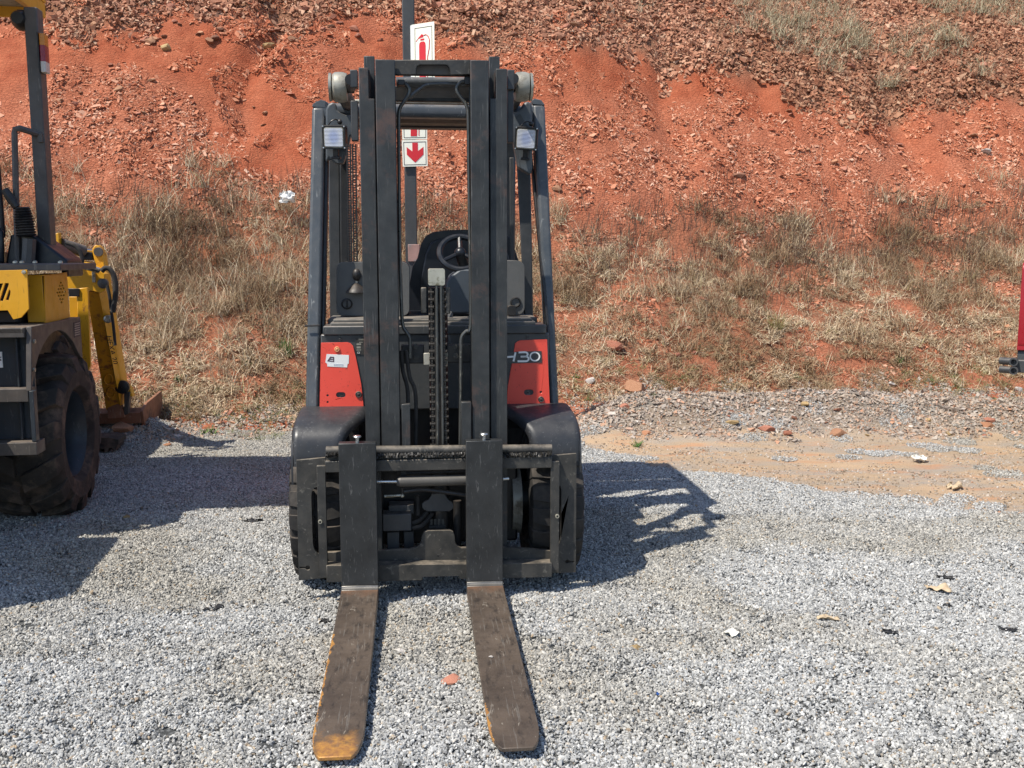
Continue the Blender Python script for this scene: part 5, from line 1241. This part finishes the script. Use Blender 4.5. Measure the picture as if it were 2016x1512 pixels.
mb = MB(); mb.rbox(-1.35, -.30, -1.80, yr - .25, .35, 1.22, .08, 'x'); mb.build('rear_hood', M['yellow'], ldr, .04, 3, 60)
mb = MB(); mb.box(-1.30, -.36, yr - .26, yr + .02, .40, .95); mb.build('rear_frame', M['black'], ldr, .01)
# axle step in front of the wheel
mb = MB(); lpoly(mb, [(150, 866), (200, 862), (214, 861), (233, 866), (233, 875), (229, 878), (228, 886), (222, 886), (221, 881), (214, 882), (213, 889), (206, 890), (205, 884), (150, 888)], 1.62, .22); mb.build('stabiliser_foot', M['rubber_brown'], ldr, .004)

# ------------------------------------------------------------------ sign post behind the forklift
SP = Frame((W0.P(813, 756, 7.55).x, 7.55, 0), R(2))
sg = empty('fire_sign_post', SP.loc, SP.rz); tag(sg, 'dark steel post with fire extinguisher signs standing behind the forklift mast', 'sign post')
hw_ = abs(SP.P(824, 400, 0).x - SP.P(801, 400, 0).x) / 2
ztop = SP.P(811, -40, 0).z
mb = MB(); mb.box(-hw_, hw_, 0, .07, -.05, ztop); mb.build('post', M['post'], sg, .006)
M['post_base'] = paint('faded_post_band', (.34, .20, .17), .7, 0, .3, rust=(.2, .2, .2), rust_amt=.4)
mb = MB(); a_, b_ = SP.P(803, 481, -.01), SP.P(826, 515, -.01); mb.box(a_.x, b_.x, -.012, .08, b_.z, a_.z); mb.build('post_band', M['post_base'], sg, .004)
def sgn(mb, pts, l0, l1, holes=()):
    g = lambda q: [SP.P(x, y, l0) for x, y in q]; mb.loops(g(pts), [g(h) for h in holes], (0, l1 - l0, 0)); return mb
lo = empty('arrow_sign', (0, 0, 0)); lo.parent = sg
sgn(MB(), [(791, 276), (841, 275), (842, 327), (793, 328)], -.024, -.016).build('panel', M['sign_white'], lo)
sgn(MB(), [(794, 279.5), (838.5, 278.5), (839.3, 324), (795.5, 325)], -.0255, -.0242, [[(795, 280.5), (837.6, 279.5), (838.3, 323), (796.5, 324)]]).build('border', M['ink'], lo)
sgn(MB(), [(811.5, 281), (822.5, 281), (822.7, 297.5), (833.5, 289), (833.8, 304), (817.5, 320), (801, 304.5), (800.5, 289.5), (811.8, 298)], -.026, -.0245).build('arrow', M['sign_red'], lo)
lo2 = empty('small_sign', (0, 0, 0)); lo2.parent = sg
sgn(MB(), [(791, 222), (841, 221), (841, 274), (792, 274.5)], -.024, -.016).build('panel', M['sign_white'], lo2)
sgn(MB(), [(794, 225), (838.5, 224), (838.6, 271), (795, 271.5)], -.0255, -.0242, [[(795, 226), (837.6, 225), (837.6, 270), (796, 270.5)]]).build('border', M['ink'], lo2)
sgn(MB(), [(808.5, 230), (821, 230), (821, 268), (808.5, 268)], -.026, -.0245).build('bar', M['sign_red'], lo2); sgn(MB(), [(824, 240), (825.5, 240), (825.5, 267), (824, 267)], -.026, -.0245).build('hose_line', M['sign_red'], lo2)
# upper sign: two panels in a shallow V, the right one turned towards us
up = empty('extinguisher_sign', (0, 0, 0)); up.parent = sg
A0, A1 = SP.P(810, 49, -.03), SP.P(810, 176, -.03); xo = SP.P(812.5, 100, -.03).x; ze = SP.P(855, 41, -.13)
def upt(u, v, o=0):      # u across the turned panel 0..1, v down 0..1
    x = xo + (ze.x - xo) * u; y = -.03 - .11 * u - o; z = A0.z + (A1.z - A0.z) * v
    return Vector((x, y, z))
def uq(mb, pts, o0, o1):
    mb.loops([upt(u, v, o0) for u, v in pts], [], (0, -(o1 - o0), 0)); return mb
uq(MB(), [(0, 0), (1, 0), (1, 1), (0, 1)], 0, .006).build('panel', M['sign_white'], up)
mb = MB(); mb.hexa([(SP.P(804, 60, -.03).x, .05, A1.z), (xo, -.031, A1.z), (xo, -.031, A0.z), (SP.P(804, 60, -.03).x, .05, A0.z)], [(SP.P(804, 60, -.03).x - .006, .05, A1.z), (xo - .006, -.031, A1.z), (xo - .006, -.031, A0.z), (SP.P(804, 60, -.03).x - .006, .05, A0.z)]); mb.build('back_panel', M['white'], up)
mb = MB()
for q in ([(.10, .06), (.90, .06), (.90, .07), (.10, .07)], [(.10, .06), (.125, .06), (.125, .95), (.10, .95)], [(.875, .06), (.90, .06), (.90, .95), (.875, .95)]): uq(mb, q, .0062, .007)
mb.build('border', M['ink'], up)
uq(MB(), [(.30, .34), (.32, .30), (.38, .28), (.52, .28), (.58, .30), (.60, .34), (.60, .92), (.30, .92)], .0062, .008).build('extinguisher_symbol', M['sign_red'], up)
uq(MB(), [(.36, .235), (.54, .235), (.54, .262), (.36, .262)], .0062, .008).build('symbol_neck', M['sign_red'], up)
uq(MB(), [(.15, .265), (.30, .205), (.36, .185), (.42, .165), (.50, .18), (.50, .215), (.36, .22), (.25, .235), (.16, .275)], .0062, .008).build('symbol_handle', M['sign_red'], up)
mb = MB(); mb.tube([upt(u, v, .007) for u, v in ((.52, .19), (.62, .18), (.72, .21), (.78, .27), (.76, .40), (.69, .52), (.67, .64), (.68, .92))], .0035, 6); mb.build('symbol_hose', M['sign_red'], up)

# ------------------------------------------------------------------ red machine at the right edge
RF = Frame((W0.P(2030, 756, 6.4).x, 6.4, 0), R(-29))
rm = empty('red_tractor', RF.loc, RF.rz); tag(rm, 'red and charcoal machine with twin black pipes, cut off by the right edge', 'tractor')
ly = 0.0
def rq(px, py, l=ly): return RF.P(px, py, l)
x0 = rq(2008, 600).x
mb = MB(); mb.rbox(x0, x0 + 1.2, ly, 1.6, rq(2010, 690).z, rq(2010, 517).z, .05, 'x'); mb.build('body_panel', M['dark_red'], rm, .03, 3)
mb = MB(); mb.rbox(x0 + .004, x0 + 1.2, ly + .02, 1.5, rq(2010, 735).z, rq(2010, 692).z + .02, .04, 'x'); mb.build('lower_body', M['guard_dark'], rm, .02, 3)
mb = MB(); mb.box(x0 - .002, x0 + 1.1, ly + .005, ly + .4, rq(2010, 690).z, rq(2010, 678).z); mb.build('trim_strip', M['dark_red'], rm, .004)
for (a, b, r) in (((1969, 710), (1996, 712), .024), ((1969, 727), (1996, 729), .024)):
    p, q = rq(a[0], a[1], ly - .03), rq(*b, ly - .06); mb = MB(); mb.tube([p, q], r, 16); mb.build('pipe', M['guard_dark'], rm)
    mb = MB(); mb.lathe([(-.03, r * .75), (-.03, r * 1.12), (.03, r * 1.12)], q, 'y', 18); mb.lathe([(-.005, r * .76), (-.005, .0005)], q, 'y', 18); mb.build('pipe_mouth', M['guard_dark'], rm)
mb = MB(); mb.box(rq(1995, 720).x, x0 + .1, ly - .02, ly + .05, rq(2000, 733).z, rq(2000, 708).z); mb.build('pipe_mount', M['guard_dark'], rm, .006)
for y in (.45, 1.25):
    for x in (x0 + .45, x0 + 1.25): wheel(rm, (x, y, .36), .36, .26, 16, .03, .18, 1, M['rubber'], M['black'], chev=True)

# ------------------------------------------------------------------ rocks, weeds and litter, each a thing
def rock_mat(name, c, v=.3):
    m, t, b = nt(name); oi = N(t, 'ShaderNodeObjectInfo')
    k = mixc(t, oi.outputs['Random'], tuple(x * .75 for x in c), tuple(min(1, x * 1.2) for x in c))
    k = mixc(t, ramp(t, noise(t, 22, 6, .7), [(.35, 0), (.68, 1)]), mixc(t, 1.0, k, (.55, .5, .48), 'MULTIPLY'), k)
    t.links.new(k, b.inputs['Base Color']); b.inputs['Roughness'].default_value = .9; b.inputs['Specular IOR Level'].default_value = .2
    bump(t, b, noise(t, 60, 6, .7), .5, .01); return m
RK = {'brown': rock_mat('brown_rock', (.34, .17, .11)), 'orange': rock_mat('orange_rock', (.56, .29, .17)), 'pink': rock_mat('pink_rock', (.55, .25, .17)), 'white': rock_mat('white_rock', (.74, .70, .64)),
      'ochre': rock_mat('ochre_rock', (.55, .40, .20)), 'sand': rock_mat('sandstone', (.55, .30, .18)), 'red': rock_mat('red_rock', (.40, .17, .11)), 'blue': rock_mat('blue_scrap', (.03, .12, .45)), 'redscrap': rock_mat('red_scrap', (.6, .03, .04))}
def rock_mesh(seed, axes=(1.2, .95, .7), cuts=9):
    r = np.random.default_rng(seed); V = ICO2_V.copy()
    for _ in range(cuts):
        n = r.normal(size=3); n /= np.linalg.norm(n); d = r.uniform(.45, .8); k = V @ n - d; V = V - np.where(k > 0, k, 0)[:, None] * n[None]
    V = V * np.array(axes) * r.uniform(.8, 1.2, 3); V = V / np.abs(V).max()
    me = bpy.data.meshes.new('rock'); me.from_pydata(V.tolist(), [], ICO2_F.tolist()); me.shade_smooth(); me.set_sharp_from_angle(angle=R(22)); me.materials.append(RK['brown']); return me
ROCKS = [rock_mesh(100 + i) for i in range(9)]; FLAT = [rock_mesh(300 + i, (1.3, 1, .35)) for i in range(4)]
def rock(px, py, wpx, mat, label, group=None, name='rock', flat=False, sink=.25, cat='rock'):
    p = hit(px, py); d = (p - EYE).length; s = wpx / FPX * d / 2
    me = random.choice(FLAT if flat else ROCKS)
    o = bpy.data.objects.new(name, me); col.objects.link(o); o.scale = (s * 1.05, s, s); o.rotation_euler = (random.uniform(-.3, .3), random.uniform(-.3, .3), random.uniform(0, 6.28))
    p.z += s * (.5 - sink) * (.4 if flat else 1); o.location = p
    o.material_slots[0].link = 'OBJECT'; o.material_slots[0].material = RK[mat]
    return tag(o, label, cat, group)
rock(1253, 776, 54, 'sand', 'large blocky orange boulder at the foot of the bank right of the forklift', sink=.1)
rock(1208, 686, 40, 'red', 'big angular red rock half buried in grass beside the forklift pillar')
rock(1330, 703, 24, 'red', 'dark red rock with a deep shadow in bare earth on the lower bank')
rock(1440, 834, 30, 'ochre', 'tan stone lying on top of the rubble mound', flat=True)
rock(1508, 848, 32, 'pink', 'pale pink lumpy stone on the near face of the rubble mound')
rock(1549, 857, 22, 'red', 'dark red stone at the near edge of the rubble mound')
rock(1650, 853, 36, 'sand', 'flat brown stone at the near edge of the rubble mound', flat=True)
rock(1942, 842, 24, 'orange', 'orange stone on the rubble mound near the red machine')
rock(1272, 856, 20, 'orange', 'small orange stone beside the green weed on the mound')
rock(1160, 753, 22, 'white', 'white stone at the foot of the bank beside the forklift fender')
rock(1330, 769, 20, 'white', 'white stone right of the large orange boulder')
rock(1757, 760, 18, 'white', 'white stone in grass above the middle of the mound')
rock(1841, 782, 16, 'white', 'small white stone at the grass edge near the sandy track')
rock(2003, 769, 18, 'white', 'white stone below the twin black pipes')
rock(1940, 300, 22, 'white', 'white chalky patch of stone high on the right of the cut face', flat=True)
rock(330, 880, 20, 'orange', 'orange stone on gravel behind the loader wheel')
rock(253, 1023, 18, 'ochre', 'tan stone on gravel in front of the loader tyre')
rock(886, 1340, 42, 'pink', 'reddish brown stone on gravel between the two forks', flat=True, sink=.1)
rock(788, 1286, 18, 'white', 'small cream stone on gravel between the forks, beside the rusty tipped one')
rock(1718, 1464, 26, 'pink', 'orange pink stone on gravel near the bottom edge', flat=True)
rock(1252, 1281, 30, 'ochre', 'thin tan chip lying on gravel right of the forks', flat=True, sink=.1)
rock(1293, 1369, 15, 'blue', 'tiny blue plastic scrap on the gravel', name='plastic_scrap', cat='scrap'); rock(1285, 1127, 9, 'redscrap', 'tiny red plastic scrap at the edge of the forklift shadow', name='plastic_scrap', cat='scrap')
rock(250, 845, 60, 'sand', 'sandy orange lump of soil against the rusty bucket', name='soil_lump', cat='soil', sink=.5)
rock(325, 98, 26, 'ochre', 'tan rock with a dark shadow at the lower edge of the scree, upper left'); rock(535, 97, 34, 'ochre', 'pale ochre slab in the scree left of the forklift')
rock(865, 14, 24, 'pink', 'pink rock just right of the sign post top'); rock(915, 78, 20, 'pink', 'pink rock right of the fire extinguisher sign'); rock(705, 75, 20, 'pink', 'flat pink rock left of the sign post')
rock(1831, 57, 24, 'orange', 'orange rock between two grey grass clumps on the bank top'); rock(1935, 133, 26, 'pink', 'blocky pink rock at right on the bank top'); rock(1795, 141, 28, 'pink', 'pale pink rock right of the drooping grey tuft')
rock(1412, 182, 20, 'pink', 'lone pink rock on smooth red earth right of the forklift top'); rock(233, 181, 20, 'sand', 'round tan rock on the cut face right of the canopy post'); rock(1455, 350, 26, 'brown', 'dark rock overhang with shadow on the right cut face')
rock(1097, 375, 22, 'sand', 'rounded sandstone block on the bank right of the forklift pillar')
# small stone lying on the right fork
p = F.P(967, 1294, 0); q = F.Z(967, 1294, .066); o = bpy.data.objects.new('pebble', ROCKS[2]); col.objects.link(o); o.scale = (.0095,) * 3; o.location = F.loc + Matrix.Rotation(FRZ, 3, 'Z') @ Vector((q.x, q.y, .069)); o.material_slots[0].link = 'OBJECT'; o.material_slots[0].material = RK['white']; tag(o, 'small cream pebble resting on the fork with the rusty heel', 'pebble')
# loose rocks: on the scree, on the cut face, in the grass
r2 = random.Random(5)
USED = set()
TONE = {'brown': 'brown', 'orange': 'orange', 'pink': 'pink', 'white': 'white', 'ochre': 'ochre', 'sand': 'tan', 'red': 'dark red'}
def place(px, py, yr):
    cells = ((190, 'near the canopy post'), (330, 'just right of the canopy post'), (430, 'between loader and forklift'), (540, 'left of the earth gully'), (640, 'by the left lamp'), (760, 'by the mast top'), (860, 'by the sign post'), (990, 'behind the mast'), (1110, 'by the right lamp'), (1230, 'just right of the forklift'), (1350, 'above the orange boulder'), (1480, 'above the mound start'), (1600, 'above the olive tuft'), (1740, 'near the grey tuft'), (1880, 'towards the red machine'), (9999, 'at the right edge'))
    u = (py - yr[0]) / (yr[1] - yr[0])
    return next(t for x, t in cells if px < x) + (', high' if u < .33 else ', midway up' if u < .66 else ', low')
def many(n, xr, yr, wr, mats, label, group, flat=.2):
    made = 0
    for _ in range(n * 12):
        if made >= n: break
        px, py = r2.uniform(*xr), r2.uniform(*yr)
        w, m_, fl = r2.uniform(*wr) * (1 if r2.random() < .8 else 1.5), r2.choice(mats), r2.random() < flat
        lab = '%s %s %s %s %s' % ('tiny' if w < 11 else 'small' if w < 14 else 'medium' if w < 18 else 'larger', 'flat' if fl else 'blocky', TONE[m_], label, place(px, py, yr))
        if lab in USED: continue
        USED.add(lab); made += 1; rock(px, py, w, m_, lab, group, flat=fl)
many(75, (100, 790), (0, 85), (9, 17), ['brown', 'brown', 'pink', 'sand', 'red'], 'scree rock', 'rocks in the upper left scree')
many(70, (860, 1500), (0, 75), (9, 17), ['brown', 'brown', 'pink', 'sand'], 'scree rock', 'rocks in the middle scree')
many(30, (1550, 2016), (60, 210), (9, 15), ['brown', 'sand', 'pink'], 'bank top rock', 'rocks on the right bank top')
many(40, (1100, 2016), (220, 380), (9, 15), ['pink', 'sand', 'orange', 'red'], 'cut face fragment', 'fragments on the right cut face', .6)
many(25, (100, 600), (120, 290), (9, 14), ['pink', 'sand', 'red'], 'cut face fragment', 'fragments on the left cut face', .6)
many(40, (1120, 2000), (560, 770), (9, 17), ['pink', 'orange', 'red', 'sand'], 'rock in grass', 'rocks in the lower right grass', .4)
many(25, (280, 590), (590, 830), (9, 17), ['pink', 'orange', 'red'], 'rock in grass', 'rocks in the lower left grass', .4)
many(22, (1150, 1990), (795, 860), (8, 15), ['pink', 'brown', 'white', 'ochre'], 'stone on the mound', 'stones on the mound', .4)

# weeds
WG = island('weed_leaf', [(0, (.05, .11, .025)), (.5, (.09, .18, .04)), (1, (.16, .24, .07))], rough=.6, bmp=0, var=.15)
WY = island('yellow_green_tuft', [(0, (.14, .12, .04)), (.5, (.28, .25, .09)), (1, (.40, .36, .16))], rough=.6, bmp=0, var=.15)
def weed(px, py, hpx, label, mat=WG, n=26, lean_=.6, curl_=.5, wide=.012, name='green_weed', cat='weed', group=None, rad=.25):
    p = hit(px, py); d = (p - EYE).length; h = hpx / FPX * d
    me = grass_patch(name, n, h * rad, (h * .55, h * 1.1), (wide * .6, wide), lean_, curl_, mat)
    o = bpy.data.objects.new(name, me); col.objects.link(o); o.location = p; return tag(o, label, cat, group)
weed(560, 700, 45, 'tall feathery bright green weed beside the forklift pillar', n=70, lean_=.25, curl_=.25, wide=.009, rad=.3)
weed(1527, 652, 45, 'rounded olive grass tuft on the lower bank right of the forklift', WY, 190, .55, .35, .006, 'grass_tuft', 'grass tuft', rad=.32)
weed(1750, 172, 60, 'drooping grey grass tuft high on the right of the bank', GREY, 200, .6, 1.2, .006, 'grass_tuft', 'grass tuft', rad=.25)
weed(1252, 878, 22, 'low bright green weed at the near edge of the mound', n=60, lean_=.8, wide=.012, rad=.5)
weed(415, 855, 24, 'broad leaved green weed on gravel at the foot of the bank', n=55, lean_=.9, wide=.02, rad=.6)
weed(525, 862, 22, 'pale green grass clump at the gravel edge beside the fender', GREEN, 150, .6, .7, .006, 'grass_tuft', 'grass tuft', rad=1.4)
for (x, y, h, lb) in ((353, 748, 20, 'small green weed in grass right of the bucket arm'), (478, 722, 20, 'small green weed left of the dark red rock by the pillar'), (535, 560, 22, 'green weed in grass left of the forklift pillar middle'), (405, 572, 18, 'pale green weed in the middle of the left grass'), (432, 772, 16, 'low green weed near the gravel edge on the left'), (1375, 692, 18, 'green weed on the lower bank above the large boulder'), (1770, 712, 22, 'green weed above the mound on the right'), (1290, 782, 18, 'green weed at the side of the large orange boulder'), (1130, 745, 16, 'green weed at the foot of the bank by the fender'), (1565, 745, 16, 'low green weed above the middle of the mound')):
    weed(x, y, h, lb, n=34, lean_=.8, curl_=.6, wide=.013, rad=.4)

# litter: plastic bag, dead leaves, dark scraps, paper
def crumple(px, py, wpx, hpx, mat, label, name, cat, stand=False, n=11, ragged=.3, curl=.12):
    """a torn sheet: ragged outline, soft folds, its edges lifting off the ground"""
    p = hit(px, py); d = (p - EYE).length; w, h = wpx / FPX * d, hpx / FPX * d; sd = int(px * 7 + py); rr = random.Random(sd); vs, fs = [], []
    if not stand: h = h / max(.2, abs(ray(px, py).normalized().z))
    f = lambda u, v, k: float(vnoise(np.array(u * k + sd % 97), np.array(v * k + sd % 53), sd))
    for i in range(n):
        for j in range(n):
            u, v = 2 * i / (n - 1) - 1, 2 * j / (n - 1) - 1
            r = max(abs(u), abs(v)); L2 = math.hypot(u, v) or 1; u2, v2 = u / L2 * r, v / L2 * r        # square to disc
            a = math.atan2(v2, u2); e = 1 - ragged * f(math.cos(a) * 1.3 + 5, math.sin(a) * 1.3 + 5, 2.2) * 1.5 * r
            x, y = u2 * e * w / 2, v2 * e * h / 2; z = (f(u2, v2, 2.5) - .3) * w * curl * 2.2 + r * r * w * curl * f(u2, v2, 1.2)
            vs.append((x, (f(u2, v2, 3.) - .5) * w * .45, y + h * .5) if stand else (x, y, max(z, 0)))
    for i in range(n - 1):
        for j in range(n - 1): fs.append((i * n + j, (i + 1) * n + j, (i + 1) * n + j + 1, i * n + j + 1))
    me = bpy.data.meshes.new(name); me.from_pydata(vs, [], fs); me.shade_smooth(); me.materials.append(mat); o = bpy.data.objects.new(name, me); col.objects.link(o)
    o.location = p + Vector((0, -.14 if stand else 0, .10 if stand else .008)); o.rotation_euler = (R(-14) if stand else 0, 0, 0 if stand else rr.uniform(-.25, .25)); sm = o.modifiers.new('thick', 'SOLIDIFY'); sm.thickness = .002
    return tag(o, label, cat)
M['bag'] = paint('white_plastic_film', (.78, .76, .72), .35, 0, .06, bmp=.2)
M['scrap'] = paint('black_scrap', (.012, .012, .013), .6, 0, .4)
M['paper'] = paint('cream_paper', (.74, .71, .62), .7, 0, .06)
M['leaf'] = paint('dead_leaf', (.52, .40, .26), .7, 0, .25)
crumple(570, 428, 50, 36, M['bag'], 'crumpled white plastic bag caught in the grass left of the forklift', 'plastic_bag', 'bag', True, 13, .55)
crumple(1440, 1254, 40, 14, M['paper'], 'white torn paper scrap on gravel right of the forks', 'paper_scrap', 'paper')
crumple(1632, 1224, 50, 12, M['leaf'], 'torn tan leaf on gravel beyond the paper scrap', 'dead_leaf', 'leaf')
crumple(1848, 1168, 54, 12, M['leaf'], 'pale flattened leaf on gravel at the right', 'dead_leaf', 'leaf')
for (x, y, w, h, lb) in ((420, 1204, 46, 18, 'black scrap on gravel left of the forklift'), (1750, 1251, 40, 10, 'black scrap on gravel between the leaf and the right edge'), (1985, 1246, 40, 7, 'thin black scrap near the right edge of the gravel'), (1862, 1197, 30, 7, 'small black scrap below the pale leaf'), (210, 1246, 16, 7, 'tiny black scrap on gravel at the far left'), (640, 1230, 36, 12, 'black scrap beside the left fork'), (495, 1030, 50, 8, 'dark scrap on gravel near the forklift tyre'), (1860, 1142, 46, 6, 'thin black scrap above the pale leaf')):
    crumple(x, y, w, h, M['scrap'], lb, 'black_scrap', 'scrap', ragged=.6, curl=.07)
crumple(1880, 963, 56, 10, M['leaf'], 'brown dry stick like leaf on the sandy track', 'dead_leaf', 'leaf', ragged=.6)
crumple(1810, 910, 46, 8, M['paper'], 'white plaster crumbs on the sandy track', 'plaster_scrap', 'plaster', ragged=.6)
